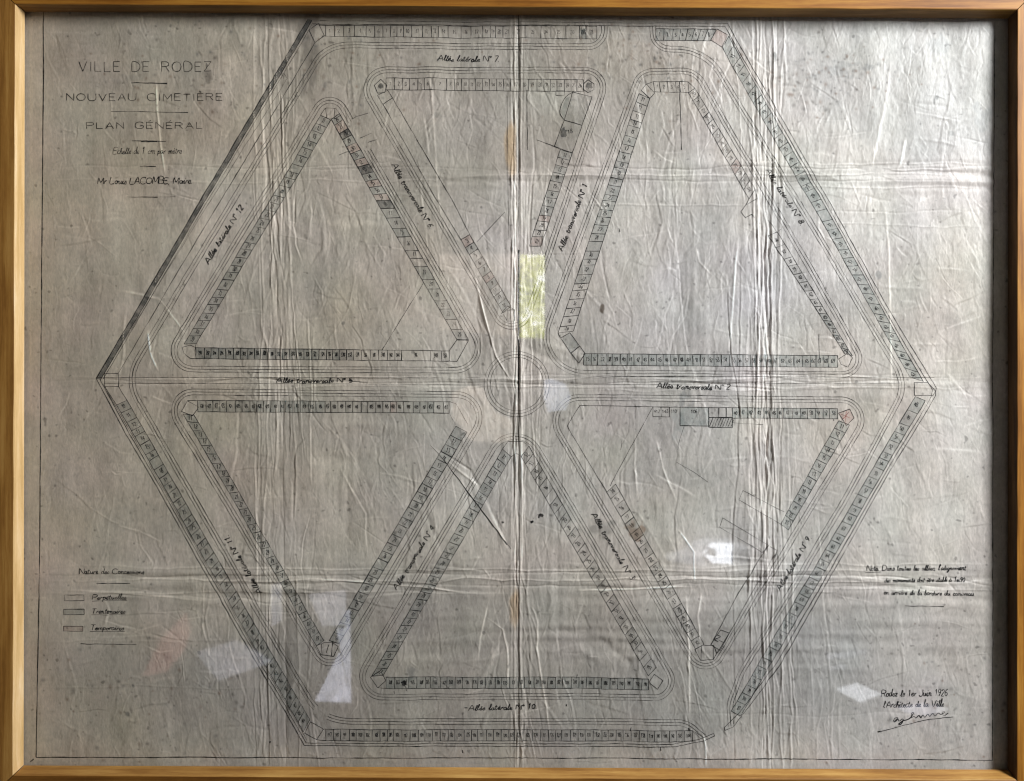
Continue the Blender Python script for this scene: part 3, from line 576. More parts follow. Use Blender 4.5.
row((777, 232), (852.5, 356), (768, 236), (844.8, 353.6), n=16, at=[0, .10, .2, .26, .33, .40, .47, .54, .60, .66, .72, .78, .84, .9, .95, 1], tint=[None, None, None, 'pale', 'pale', 'pale', None, 'pale', 'pale', 'blue', 'blue', 'blue', 'blue', 'blue', 'blue'], start=36, extra=ex, label='lower part of the row on the right of the upper right block')
k = Ink(); k.stroke([(748.8, 199), (745.8, 205), (740.6, 212), (745, 218), (751.6, 214.4), (754, 218)], .7); k.stroke([(755, 189), (757, 199), (746, 205)], .5); k.stroke([(768, 220), (777, 232), (781, 229)], .5); k.build('plot_row', 'stepped corner drawn in the creases')
# ---- lower left block
def ex(k):
    k.poly([(188, 400.6), (198.8, 407), (193, 416), (182, 411.4)], .65); k.stroke([(188, 400.6), (198, 400.4)], .6); k.stroke([(449.4, 401.6), (456, 403.6), (468, 424.5)], .5, 'faint'); k.stroke([(449.4, 413.4), (456, 425)], .5, 'faint')
row((198, 400.4), (449.4, 401.8), (198, 411.8), (449.4, 413), n=34, tint=['blue']*17+['pale']*8+[None, 'pink', None, None, 'pale', 'pale', 'blue', None, None], start=420, step=1, extra=ex, label='row along the top of the lower left block')
def ex(k): k.poly([(317, 645), (325.5, 641.6), (332.5, 641.6), (338.8, 646), (334, 655.6), (321.6, 654)], .7); k.stroke([(322, 643), (322.6, 654.5)], .6); k.stroke([(333, 642), (332, 655)], .6); k.stroke([(329, 644), (327, 652)], 1.0, 'pen')
row((183.4, 414), (317, 645), (194.4, 415), (324.4, 640), n=29, tint='blue', start=11, extra=ex, numh=4.4, label='grey row on the left of the lower left block')
row((467, 432), (339.4, 643), (456, 426), (329.6, 640), n=26, tint='blue', start=11, numh=4.6, dark=.7, label='dark grey row on the right of the lower left block')
# ---- bottom block
def ex(k): k.poly([(370.8, 676.6), (381, 669.4), (386.4, 679.7), (378, 686.8)]); k.stroke([(378, 686.8), (386.6, 687.5)], .6); k.stroke([(502.6, 449), (508, 441.4), (523, 441.4), (529, 446)], .5); k.stroke([(511.4, 456.6), (516.4, 453), (521.4, 456.6)], .5)
row((502.6, 449), (372, 675.6), (511.4, 456.6), (384, 674), n=27, tint='blue', start=11, extra=ex, numh=4.4, label='grey row on the left of the bottom block')
def ex(k): k.poly([(648.4, 681.3), (654, 673.4), (662.5, 679.8), (657, 688.4)]); k.blob(404, 682, 2.6, 3, 'pen'); k.stroke([(405.6, 685), (407, 690)], .9, 'pencil'); k.stroke([(577.6, 675), (576.6, 679)], 1, 'pencil'); k.stroke([(395, 693), (394.4, 690)], .8, 'pencil')
row((386.6, 687.5), (648, 689.2), (386.6, 676), (648.4, 678), n=34, tint='blue', start=160, extra=ex, label='row along the bottom of the bottom block')
row((529, 446), (656, 666.6), (521.4, 456.6), (648, 675), n=27, tint=['pale', None, 'pale', 'pale'], start=12, faintnum=False, numh=4.2, label='pale row on the right of the bottom block')
# ---- lower right block
k = Ink()
k.stroke([(580, 405.4), (567, 426), (606.7, 492)], .55); k.stroke([(580, 405.4), (653, 406.6)], .55); k.stroke([(653, 406.6), (612, 482), (610.6, 486)], .5)
k.poly([(653, 406.8), (669.4, 407), (669.4, 416.8), (653, 416.6)], .65); k.stroke([(661, 407), (661, 416.6)], .55); write(k, '412', (654, 412.8), (660.2, 412.8), 3, 'low', .5); write(k, '143', (662, 412.8), (668.6, 412.8), 3, 'low', .5)
write(k, '110', (671, 412.8), (676.4, 412.8), 3.2, 'low', .5); k.stroke([(670, 407), (679.7, 407)], .5); k.poly([(679.7, 406.8), (708.2, 407.4), (708.2, 426), (679.7, 425.5)], .65, fill='green'); write(k, '106', (690.6, 413), (697, 413), 3.4, 'low', .7)
k.poly([(708.2, 407.4), (731.8, 407.6), (731.8, 417.2), (708.2, 417.2)], .6); k.wash([(708.2, 407.4), (718, 407.5), (718, 417.2), (708.2, 417.2)], 'pale'); k.stroke([(718.3, 407.6), (718.3, 417)], .8, 'pen'); k.stroke([(725.6, 407.6), (725.6, 417)], .8, 'pen')
k.poly([(708.2, 417.4), (731.8, 417.4), (731.8, 427.6), (708.2, 427)], .9, 'pen', fill='pale')
for i in range(9): k.stroke([(708.8+i*2.7, 426.6), (712.4+i*2.7, 417.8)], .5)
k.stroke([(731.8, 422.6), (763, 424.6)], .4, 'faint'); k.stroke([(684, 425), (679, 441), (677, 450)], .5, 'pencil'); k.stroke([(676, 462), (692, 471), (708, 482)], .7, 'pencil')
k.build('plot_row', 'odd sized plots with one hatched on the upper edge of the lower right block')
def ex(k): k.poly([(838.3, 413), (849.7, 409), (854, 417.8), (846, 425.6)], .6, fill='pink'); k.stroke([(840, 414), (850, 418)], .5, 'red'); k.stroke([(846, 411), (845, 424)], .5, 'red'); k.stroke([(849, 412), (842, 419)], .5, 'red')
row((731.8, 407.6), (837.5, 408.6), (731.8, 418), (837.5, 418.8), n=14, tint='green', start=40, step=1, extra=ex, label='green washed row at the top right of the lower right block')
row((849.4, 425), (788.4, 530), (838.4, 420.6), (780.6, 524), n=13, tint='green', start=11, label='green washed row on the right of the lower right block')
def ex(k): k.poly([(694, 648.4), (701.6, 644.6), (713, 644.8), (716.4, 653), (713, 659), (700, 659.4)], .65); k.stroke([(701, 645), (700.4, 659)], .6); k.stroke([(712.6, 645), (713, 659)], .6); k.stroke([(680.8, 610), (681.4, 628)], .8, 'pencil')
row((606.7, 492), (695, 648.4), (615.8, 484), (703.6, 643.6), n=19, tint=['pale', None, 'pale', None, 'pale', 'pale', None], start=14, extra=ex, numh=4.1, label='row on the left of the lower right block, stained brown')
k = Ink(); k.poly([(720.4, 629.6), (729, 632.8), (719.8, 650), (710.4, 644)], .7, fill='pale'); k.stroke([(714, 637.5), (723.6, 642)], .5); write(k, 'N', (718, 641), (720.5, 636), 4.2, 'low', .9); k.stroke([(710.4, 644), (735, 600), (768, 545)], .65); k.stroke([(716.4, 653), (729, 632.8), (748, 600), (775, 554)], .55)
k.build('plot_row', 'two plots beside the foot of the lower right block')
k = Ink()
k.stroke([(780.6, 524), (738.8, 499.8), (742.8, 490.4), (768, 503.6), (784, 512)], .42); k.stroke([(768, 545), (722.8, 517.8), (719.7, 527.2), (761.9, 552), (768, 545)], .42); k.stroke([(769.6, 546.4), (776.8, 550), (774.4, 557.4)], .5)
k.build('sketched_enclosure', 'two long empty rectangles in thin ink')
L_ = []
class K1:
    def stroke(s, *a, **q): L_.append(Ink().stroke(*a, **q))
k = K1()
k.stroke([(423.7, 283), (382.7, 349.8)], .55, 'ink'); k.stroke([(430.5, 444.5), (445, 461), (511, 549)], .5, 'ink'); k.stroke([(444, 460), (480, 508), (507, 545)], .95, 'pen', .25)
k.stroke([(679.6, 82), (680.4, 110), (681.3, 150)], .75, 'ink'); k.stroke([(477, 242), (505, 212)], .8, 'pencil'); k.stroke([(620, 232), (619, 228)], .8, 'ink'); k.stroke([(818.6, 334), (819.2, 360)], .9, 'pencil'); k.stroke([(621, 450), (622, 440)], .4, 'faint')
for a in ((352, 118, 368, 113), (360, 138, 372, 133), (339, 155, 352, 150), (368, 142, 377, 140)): k.stroke([a[:2], a[2:]], .7, 'pencil', .3)
for q in L_: q.build('ruled_stroke')
L_ = []
class K2:
    def stroke(s, *a, **q): L_.append(Ink().stroke(*a, **q))
    def blob(s, *a, **q): L_.append(Ink().blob(*a, **q))
k = K2(); k.blob(541, 515.2, 2.9, 1.5, 'pen', .2); k.blob(539, 517, 1, 1.2, 'pen'); k.blob(532, 522, 1.7, 1.3, 'pen', -.3); k.blob(502.6, 522.4, 1.2, 1.2, 'pen'); k.blob(833.6, 420, .5, .8, 'pen'); k.blob(566.4, 705.4, .9, .9, 'pen'); k.blob(270, 742, .9, 1, 'pen')
k.stroke([(538, 514), (536, 516), (533, 519)], .4, 'faint'); 
for q in L_: q.build('ink_blot')

# ---- street names written along the paths
def lab(t, a, b, h=5.4, w=.7, mat='pen', label=None):
    k = Ink(); write(k, t, a, b, h*.84, 'low', w*1.3, mat, slant=.22, jit=.8); k.build('path_name', label)
lab('Allée latérale N° 7.', (437.5, 60.8), (499.5, 61.4), 6.2)
lab('Allée latérale N° 12', (208.5, 264.5), (244, 207.5), 6.4)
lab('Allée transversale N° 6.', (391, 165), (430, 230), 6.4)
lab('Allée transversale N° 1.', (563, 251.5), (588, 183.5), 6.4)
lab('Allée latérale N° 8.', (765.5, 170), (801, 226), 5.8, .7, 'ink')
lab('Allée transversale N° 5', (276.5, 382.6), (352.5, 382.6), 5.2, .75); lab('Allée transversale N° 2.', (656.5, 388), (731, 390), 6, .75)
lab('Allée latérale N° 11.', (262.5, 592), (228, 534.5), 6.2); lab('Allée transversale N° 4.', (397, 590), (436, 526), 6.0); lab('Allée transversale N° 3.', (591, 514.5), (631.5, 582), 6.2)
lab('Allée latérale N° 9.', (780, 591), (812, 538), 6.2); lab('Allée latérale N° 10.', (468.5, 710), (537, 709), 6)
L_ = []; k = K2(); k.blob(279, 380, 2.1, 1.9, 'pencil'); k.blob(350.4, 380.4, 1.6, 1.4, 'pen'); k.stroke([(352, 381.6), (368, 382)], .5, 'ink'); k.blob(466, 707, 1.6, .8, 'pencil'); 
for q in L_: q.build('ink_blot')

# ---- the titles
def title(t, x0, x1, y, h, w, font, name='title_line', mat='ink', slant=0):
    k = Ink(); write(k, t, (x0, y), (x1, y), h, font, w, mat, slant=slant, jit=.35); k.build(name, None)
title('VILLE DE RODEZ', 79, 211.5, 71.4, 9.6, .66, 'caps'); title('NOUVEAU CIMETIÈRE', 66.6, 222.5, 100.6, 7, .7, 'caps'); title('PLAN GÉNÉRAL', 86.6, 202.6, 128.6, 6.2, .68, 'caps')
title('Echelle de 1 cm par mètre', 113, 182, 153.8, 6.4, .62, 'low', slant=.2); title('Mr Louis LACOMBE, Maire.', 98, 193, 184, 6.4, .8, 'low', mat='pen', slant=.15)
L_ = []; k = K2(); k.stroke([(131, 82.8), (167, 83.4)], 1.0, 'ink'); k.stroke([(111, 111.4), (188, 112.4)], .6, 'ink'); k.stroke([(132, 141), (166, 141.4)], .7, 'ink'); k.stroke([(141, 141.4), (157, 141.6)], 1.5, 'ink')
k.stroke([(139.6, 166), (156, 166.4)], .8, 'ink'); k.stroke([(127, 196.8), (176, 197.2)], .5, 'faint'); k.stroke([(143, 197), (158, 197.2)], 1.0, 'ink'); k.blob(207, 66, 1.0, 3.2, 'pencil'); 
for q in L_: q.build('title_rule')
# ---- the key at lower left
key = empty('legend', (0, 0, 0)); key.parent = plan; key.location = -plan.location
key['label'] = 'key to the grave concessions at lower left'
def kp(k, n, lb=None): k.build(n, lb, key)
k = Ink(); write(k, 'Nature des Concessions', (79, 574), (144.5, 574), 5.2, 'low', .75, 'pen', slant=.1); kp(k, 'legend_heading'); kp(Ink().stroke([(96, 583.4), (130, 583.5)], .65), 'legend_rule'); kp(Ink().stroke([(80.5, 643.8), (137, 644.2)], .6), 'legend_rule')
for (x0, x1, y0, y1, fill, t, tx, ty) in ((64.2, 83.8, 595, 600.8, None, 'Perpétuelles', 92, 599.6), (63.6, 84, 609.2, 614.8, 'blue', 'Trentenaires', 91, 613.6), (63.6, 82.8, 626.2, 631.2, 'pink', 'Temporaires', 90, 630)):
    k = Ink(); k.poly([(x0, y0), (x1, y0), (x1, y1), (x0, y1)], .7 if fill != 'pink' else .5, 'ink', fill=fill)
    kp(k, 'colour_swatch', {None: 'unwashed swatch', 'blue': 'grey washed swatch', 'pink': 'faint pink swatch'}[fill])
    k = Ink(); write(k, t, (tx, ty), (tx+34, ty), 5, 'low', .75, 'pen', slant=.25); k.stroke([(tx, ty+1.4), (tx+35, ty+1.2)], .5, 'ink'); kp(k, 'legend_entry')
# ---- the note and the signature at lower right
k = Ink()
write(k, "Nota: Dans toutes les allées, l'alignement", (866.5, 570.6), (966, 570.2), 5, 'low', .8, 'pen', slant=.2); write(k, 'des monuments doit être établi à 1m90', (884, 582.2), (965.5, 582.2), 5, 'low', .8, 'pen', slant=.2)
write(k, 'en arrière de la bordure du caniveau.', (883.5, 594.4), (975, 596), 4.8, 'low', .8, 'pen', slant=.2); k.stroke([(905, 605.6), (944, 606.6)], .7, 'ink'); k.stroke([(865, 572.6), (881, 571.8)], .5); k.build('handwritten_note', 'three lines of handwriting at the right')
k = Ink(); write(k, 'Rodez le 1er Juin 1926', (880.5, 696.4), (948, 696), 6.6, 'low', .85, 'pen', slant=.15); write(k, "l'Architecte de la Ville", (883, 707.4), (944, 706.6), 6.2, 'low', .85, 'pen', slant=.15); k.build('date_line', 'place and date in ink')
k = Ink()
k.stroke(smooth([(893, 721.4), (895, 718), (898, 717.6), (896, 721), (893.6, 722), (897.4, 718.4), (899, 721), (902, 718.6), (903, 720.4), (900.6, 724), (898.4, 724), (904, 719.6)]), 1.0, 'pen')
k.stroke(smooth([(904, 720.6), (910, 718), (913.6, 712.6), (911.6, 713), (911, 718), (914, 716.4), (916, 718.4), (919, 715.6), (921, 718), (923, 714.8), (925, 717.4), (928, 714.2), (930, 716.6), (933, 713.4), (935, 716), (938, 713), (941, 714.4), (945, 711.8), (942, 712), (944, 715.6), (948, 713)]), .95, 'pen')
k.stroke(smooth([(877.6, 731.8), (892, 728.4), (906, 724.6), (930, 719.4), (953, 716.6)]), .75, 'pen'); k.blob(878.6, 731.4, 1.5, .7, 'pen', -.2); k.build('signature', 'slanting signature with a long underline')

# ================================================================== THE FRAME
YF, YB = -.0180, -.0052
def wood(name, c1, c2, c3, seed):
    m, nt, b = new_mat(name)
    uv = nt.nodes.new('ShaderNodeUVMap'); uv.uv_map = 'grain'
    mp = nt.nodes.new('ShaderNodeMapping'); mp.inputs['Scale'].default_value = (4, 105, 1); mp.inputs['Location'].default_value = (seed*3.1, seed*7.7, seed)
    n1 = nt.nodes.new('ShaderNodeTexNoise'); n1.inputs['Scale'].default_value = 1.6; n1.inputs['Detail'].default_value = 7; n1.inputs['Distortion'].default_value = .6
    mp2 = nt.nodes.new('ShaderNodeMapping'); mp2.inputs['Scale'].default_value = (9, 42, 1); mp2.inputs['Location'].default_value = (seed*1.7, seed*2.3, 0)
    n2 = nt.nodes.new('ShaderNodeTexNoise'); n2.inputs['Scale'].default_value = 1.0; n2.inputs['Detail'].default_value = 4
    mp3 = nt.nodes.new('ShaderNodeMapping'); mp3.inputs['Scale'].default_value = (90, 900, 1)
    n3 = nt.nodes.new('ShaderNodeTexNoise'); n3.inputs['Scale'].default_value = 1.0; n3.inputs['Detail'].default_value = 3
    for q in (mp, mp2, mp3): nt.links.new(uv.outputs[0], q.inputs['Vector'])
    nt.links.new(mp.outputs[0], n1.inputs['Vector']); nt.links.new(mp2.outputs[0], n2.inputs['Vector']); nt.links.new(mp3.outputs[0], n3.inputs['Vector'])
    ad = nt.nodes.new('ShaderNodeMath'); ad.operation = 'MULTIPLY_ADD'; ad.inputs[1].default_value = .5
    nt.links.new(n1.outputs['Fac'], ad.inputs[0])
    s2 = nt.nodes.new('ShaderNodeMath'); s2.operation = 'MULTIPLY'; s2.inputs[1].default_value = .32; nt.links.new(n2.outputs['Fac'], s2.inputs[0])
    s3 = nt.nodes.new('ShaderNodeMath'); s3.operation = 'MULTIPLY_ADD'; s3.inputs[1].default_value = .13; nt.links.new(n3.outputs['Fac'], s3.inputs[0]); nt.links.new(s2.outputs[0], s3.inputs[2])
    nt.links.new(s3.outputs[0], ad.inputs[2])
    cr = nt.nodes.new('ShaderNodeValToRGB'); e = cr.color_ramp.elements
    e[0].position = .40; e[0].color = (*c1, 1); e[1].position = .60; e[1].color = (*c3, 1); x = e.new(.5); x.color = (*c2, 1)
    nt.links.new(ad.outputs[0], cr.inputs['Fac']); nt.links.new(cr.outputs[0], b.inputs['Base Color'])
    bp = nt.nodes.new('ShaderNodeBump'); bp.inputs['Strength'].default_value = .25; bp.inputs['Distance'].default_value = .0006; nt.links.new(ad.outputs[0], bp.inputs['Height']); nt.links.new(bp.outputs[0], b.inputs['Normal'])
    b.inputs['Roughness'].default_value = .5; b.inputs['Specular IOR Level'].default_value = .2
    return m
frame = empty('picture_frame', P(512, 800))
tag(frame, 'honey coloured wooden frame with mitred corners and a glass pane over the plan', 'picture frame')
BASE = [(24.8, 11.6), (1008.2, 18.6), (1007.6, 769.6), (23.6, 765.4)]           # foot of the inner face
FRONT = [(15.6, 4.4), (1017.2, 9.8), (1016.6, 780.0), (13.2, 775.2)]            # front arris
OUTER = [(-32, -40), (1062, -36), (1062, 826), (-34, 822)]
def rail(i, mat, lip):
    j = (i+1) % 4
    A = [np.array(P(*q, YB)) for q in BASE]; F = [np.array(P(*q, YF)) for q in FRONT]; O = [np.array(P(*q, YF)) for q in OUTER]
    OB = [np.array([o[0], .004, o[2]]) for o in O]; AB = [np.array([a[0], YB, a[2]]) for a in A]; IB = [a+(o-a)*np.array([.28, 0, .28]) for a, o in zip(AB, OB)]
    IB2 = [np.array([q[0], .004, q[2]]) for q in IB]
    prof = []
    for s in (0, 1):
        c = (i, j)[s]; f, a, o = F[c], A[c], O[c]
        out = (o-f); out = out/np.linalg.norm(out)
        ring = [IB2[c], IB[c], a, a+(f-a)*.5, a+(f-a)*.88]
        for q in range(1, 5):                                # eased front arris
            t = q/4*math.pi/2; ring.append(f+(a-f)*.12*(1-math.sin(t))+out*.0016*(1-math.cos(t)))
        ring += [f+out*.012, f+out*.03, o-out*.003, o+np.array([0, .003, 0]), OB[c]]
        prof.append(ring)
    n = len(prof[0]); S = 26; vs = []; fs = []; uvs = []; mi = []
    rg = np.random.default_rng(40+i)
    arc = np.r_[0, np.cumsum([np.linalg.norm(np.array(prof[0][q+1])-np.array(prof[0][q])) for q in range(n-1)])]
    for s in range(S+1):
        t = .0005+.9990*s/S; w = rg.standard_normal(2)*.00016*(0 < s < S)
        for q in range(n):
            v = prof[0][q]*(1-t)+prof[1][q]*t
            if 3 <= q <= 9: v = v+np.array([w[0], 0, w[0]])
            vs.append(tuple(v)); uvs.append((t*1.05, arc[q]))
    for s in range(S):
        for q in range(n-1): fs.append((s*n+q, s*n+q+1, (s+1)*n+q+1, (s+1)*n+q)); mi.append(1 if 2 <= q <= 6 else 0)
        fs.append((s*n+n-1, s*n, (s+1)*n, (s+1)*n+n-1)); mi.append(0)
    fs.append(tuple(range(n))[::-1]); fs.append(tuple(S*n+q for q in range(n)))
    me = bpy.data.meshes.new('frame_rail'); me.from_pydata(vs, [], fs); me.materials.append(mat); me.materials.append(lip)
    ul = me.uv_layers.new(name='grain')
    for l in me.loops: ul.data[l.index].uv = uvs[l.vertex_index]
    me.polygons.foreach_set('material_index', np.array(mi+[0, 0], np.int32)); me.update()
    import bmesh
    bm = bmesh.new(); bm.from_mesh(me); bmesh.ops.recalc_face_normals(bm, faces=bm.faces); bm.to_mesh(me); bm.free()
    return link('frame_rail', me, frame)
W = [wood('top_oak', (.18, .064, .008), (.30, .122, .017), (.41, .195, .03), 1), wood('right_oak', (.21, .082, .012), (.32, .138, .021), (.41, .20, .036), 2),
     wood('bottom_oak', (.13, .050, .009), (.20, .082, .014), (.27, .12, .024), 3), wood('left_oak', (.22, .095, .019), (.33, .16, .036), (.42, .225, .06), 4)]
LIP = [wood('top_lip_oak', (.16, .08, .02), (.25, .13, .035), (.33, .18, .05), 7), wood('shaded_right_lip_oak', (.055, .027, .01), (.09, .045, .016), (.14, .07, .025), 8), wood('bottom_lip_oak', (.24, .11, .026), (.36, .185, .048), (.47, .27, .08), 6), wood('lit_left_lip_oak', (.56, .36, .15), (.68, .46, .22), (.78, .58, .34), 5)]  # left lip lightened and right lip darkened: light and shade put into the oak
rails = [rail(i, W[i], LIP[i]) for i in range(4)]
# ---- glass
m, nt, b = new_mat('window_glass')
nt.nodes.remove(b)
tr = nt.nodes.new('ShaderNodeBsdfTransparent'); tr.inputs[0].default_value = (.985, .992, .985, 1); gs = nt.nodes.new('ShaderNodeBsdfGlossy'); gs.inputs['Roughness'].default_value = .027
fr = nt.nodes.new('ShaderNodeFresnel'); mx = nt.nodes.new('ShaderNodeMixShader')
ge = nt.nodes.new('ShaderNodeNewGeometry'); io = nt.nodes.new('ShaderNodeMapRange'); io.inputs['To Min'].default_value = 1.5; io.inputs['To Max'].default_value = 1/1.5
nt.links.new(ge.outputs['Backfacing'], io.inputs['Value']); nt.links.new(io.outputs[0], fr.inputs['IOR']); nt.links.new(fr.outputs[0], mx.inputs[0]); nt.links.new(tr.outputs[0], mx.inputs[1]); nt.links.new(gs.outputs[0], mx.inputs[2]); nt.links.new(mx.outputs[0], nt.nodes['Material Output'].inputs['Surface'])
M_GLASS = m
def slab(name, quad, y0, y1, mat, parent):
    vs = [P(*q, y0) for q in quad]; vs += [(v[0], y1, v[2]) for v in vs]
    me = bpy.data.meshes.new(name); me.from_pydata(vs, [], [(0, 1, 2, 3), (7, 6, 5, 4), (0, 4, 5, 1), (1, 5, 6, 2), (2, 6, 7, 3), (3, 7, 4, 0)]); me.materials.append(mat)
    import bmesh
    bm = bmesh.new(); bm.from_mesh(me); bmesh.ops.recalc_face_normals(bm, faces=bm.faces); bm.to_mesh(me); bm.free()
    return link(name, me, parent)
slab('glass_pane', [(13, 1), (1019, 8), (1018, 779), (12, 775)], -.0051, -.0040, M_GLASS, frame)
m, nt, b = new_mat('brown_board'); nz = nt.nodes.new('ShaderNodeTexNoise'); nz.inputs['Scale'].default_value = 60; cr = nt.nodes.new('ShaderNodeValToRGB')
cr.color_ramp.elements[0].color = (.12, .08, .05, 1); cr.color_ramp.elements[1].color = (.2, .14, .09, 1); nt.links.new(nz.outputs[0], cr.inputs[0]); nt.links.new(cr.outputs[0], b.inputs['Base Color'])
slab('backing_board', [(6, -6), (1026, 0), (1025, 788), (5, 784)], .0035, .0095, m, frame)

# ================================================================== WHAT THE GLASS MIRRORS: the room side, behind the camera
YG = -.0051
def M(px, py, dist):
    """the place, dist metres in front of the wall, whose mirror image shows at px, py"""
    a = np.array(P(px, py, YG)); k = 1+(dist+YG)/(D+YG)
    return (a[0]*k, -dist, a[2]*k)
win = empty('garden_window', M(532, 340, 3.6))
tag(win, 'narrow bright window with sunlit greenery, mirrored in the glass above the centre of the plan', 'window')
m, nt, b = new_mat('sunlit_leaves_through_window'); nt.nodes.remove(b)
em = nt.nodes.new('ShaderNodeEmission'); tc = nt.nodes.new('ShaderNodeTexCoord'); n1 = nt.nodes.new('ShaderNodeTexNoise'); n1.inputs['Scale'].default_value = 11; n1.inputs['Detail'].default_value = 8; n1.inputs['Roughness'].default_value = .75
vo = nt.nodes.new('ShaderNodeTexVoronoi'); vo.inputs['Scale'].default_value = 34
ad = nt.nodes.new('ShaderNodeMath'); ad.operation = 'MULTIPLY_ADD'; ad.inputs[1].default_value = .28; nt.links.new(tc.outputs['Object'], n1.inputs['Vector']); nt.links.new(tc.outputs['Object'], vo.inputs['Vector'])
nt.links.new(vo.outputs['Distance'], ad.inputs[0]); nt.links.new(n1.outputs['Fac'], ad.inputs[2])
cr = nt.nodes.new('ShaderNodeValToRGB'); e = cr.color_ramp.elements; e[0].position = .46; e[0].color = (.01, .02, .0, 1); e[1].position = .80; e[1].color = (1, 1, .96, 1)
x = e.new(.57); x.color = (.15, .18, .0, 1); x = e.new(.68); x.color = (.42, .45, .05, 1)
nt.links.new(ad.outputs[0], cr.inputs[0]); nt.links.new(cr.outputs[0], em.inputs['Color']); em.inputs['Strength'].default_value = 10
nt.links.new(em.outputs[0], nt.nodes['Material Output'].inputs['Surface'])
def plate(name, pts, mat, parent=None, thick=.004):
    """a flat sheet of some thickness through the given points (which face the wall)"""
    pts = [np.array(p, float) for p in pts]; n = np.zeros(3)
    for i in range(len(pts)): n += np.cross(pts[i]-pts[0], pts[(i+1) % len(pts)]-pts[0])
    n /= np.linalg.norm(n); n = n if n[1] < 0 else -n
    vs = [tuple(p) for p in pts]+[tuple(p+n*thick) for p in pts]; k = len(pts)
    fs = [tuple(range(k)), tuple(range(2*k-1, k-1, -1))]+[(i, (i+1) % k, k+(i+1) % k, k+i) for i in range(k)]
    me = bpy.data.meshes.new(name); me.from_pydata(vs, [], fs); me.materials.append(mat); me.update()
    import bmesh
    bm = bmesh.new(); bm.from_mesh(me); bmesh.ops.recalc_face_normals(bm, faces=bm.faces); bm.to_mesh(me); bm.free()
    o = link(name, me, parent)
    if parent is None:
        c = np.mean(np.array(pts), 0); me.transform(__import__('mathutils').Matrix.Translation(-__import__('mathutils').Vector(c))); o.location = c
    return o
plate('pane', [M(519.8, 254.4, 3.6), (M(544.8, 254.8, 3.6)), M(544.4, 338.2, 3.6), M(519.6, 337.6, 3.6)], m, win)
def plain(name, col, rough=.7):
    m, nt, b = new_mat(name); b.inputs['Roughness'].default_value = rough; nz = nt.nodes.new('ShaderNodeTexNoise'); nz.inputs['Scale'].default_value = 7; nz.inputs['Detail'].default_value = 5
    mr = nt.nodes.new('ShaderNodeMapRange'); mr.inputs['From Min'].default_value = .3; mr.inputs['From Max'].default_value = .7; mr.inputs['To Min'].default_value = .5; mr.inputs['To Max'].default_value = 1.15; nt.links.new(nz.outputs[0], mr.inputs[0])
    v = nt.nodes.new('ShaderNodeVectorMath'); v.operation = 'SCALE'; v.inputs[0].default_value = col; nt.links.new(mr.outputs[0], v.inputs['Scale']); nt.links.new(v.outputs[0], b.inputs['Base Color'])
    return m
M_WHITE = plain('white_paper', (.80, .82, .88)); M_CREAM = plain('brown_cream_paint', (.085, .062, .044)); M_REDC = plain('dull_red_cloth', (.16, .05, .04)); M_GREY = plain('grey_cloth', (.22, .22, .25)); M_LAV = plain('blue_white_paper', (.36, .37, .45)); M_BEIGE = plain('beige_hand_shape', (.075, .054, .037))
plate('casing', [M(518.6, 252, 3.58), M(519.8, 252, 3.58), M(519.6, 340, 3.58), M(518.4, 340, 3.58)], M_GREY, win, .03)
plate('shutter', [M(440, 254, 3.62), M(517.5, 254, 3.62), M(517.5, 336, 3.62), M(440, 330, 3.62)], M_CREAM, win, .02)
def sheet(pts, dist, tilt, label, mat=M_WHITE, name='loose_sheet', cat='sheet', thick=.004, group=None):
    cy = np.mean([p[1] for p in pts])
    o = plate(name, [M(x, y, dist-(y-cy)*.001*tilt) for x, y in pts], mat, None, thick); tag(o, label, cat, group); return o
sheet([(350, 610), (351, 702.6), (315, 701), (340, 650), (333, 612)], 2.6, 9, 'white sheet with a slanting side, mirrored at the lower left', M_LAV)
sheet([(308, 594), (346, 590), (346, 625), (322, 626)], 2.9, 6, 'pale square sheet mirrored just above the slanting white one', M_GREY)
sheet([(196, 652), (236, 640), (262, 654), (272, 661), (244, 672), (218, 680), (204, 664)], 2.7, 9, 'broad pale sheet mirrored at far lower left under a diagonal row of plots', M_GREY)
sheet([(270, 585), (281, 583), (282, 620), (272, 626)], 2.9, 6, 'narrow upright pale strip mirrored at lower left', M_GREY, 'pale_strip', 'strip')
sheet([(160, 640), (186, 612), (191, 630), (184, 650), (166, 672), (142, 676)], 3.1, 6, 'faded red cloth mirrored at the lower left corner', M_REDC, 'red_cloth', 'cloth', .01)
sheet([(836, 690), (857, 684), (882, 695), (861, 703)], 2.5, 12, 'small bright white lozenge of paper mirrored left of the written date')
sheet([(898, 708), (922, 704), (950, 709.6), (930, 716), (905, 713)], 2.5, 12, 'thin white slip mirrored behind the signature', M_LAV)
sheet([(826, 654), (866, 650), (867, 653.4), (828, 659)], 2.7, 6, 'upper of two pale laths mirrored at lower right', M_GREY, 'pale_lath', 'lath', group='pale laths at lower right')
sheet([(830, 665), (846, 663.6), (846, 668), (830, 669.4)], 2.7, 6, 'lower and shorter of two pale laths mirrored at lower right', M_GREY, 'pale_lath', 'lath', group='pale laths at lower right')
M_VAN = plain('grey_white_body_paint', (.085, .088, .098))
car = empty('white_van', M(720, 590, 3.3)); tag(car, 'white parked vehicle mirrored at the right below the centre', 'van')
plate('body', [M(669, 561, 3.3), M(690, 554, 3.3), M(698, 547, 3.3), M(712, 543, 3.3), M(736, 544, 3.3), M(748, 548, 3.3), M(751, 565, 3.3), M(750, 577, 3.3), M(720, 568, 3.3)], M_VAN, car, .14)
plate('bonnet', [M(713, 545, 3.24), M(733, 545.6, 3.24), M(733, 564.6, 3.26), M(712, 563, 3.26), M(704, 555, 3.25)], M_WHITE, car, .03)
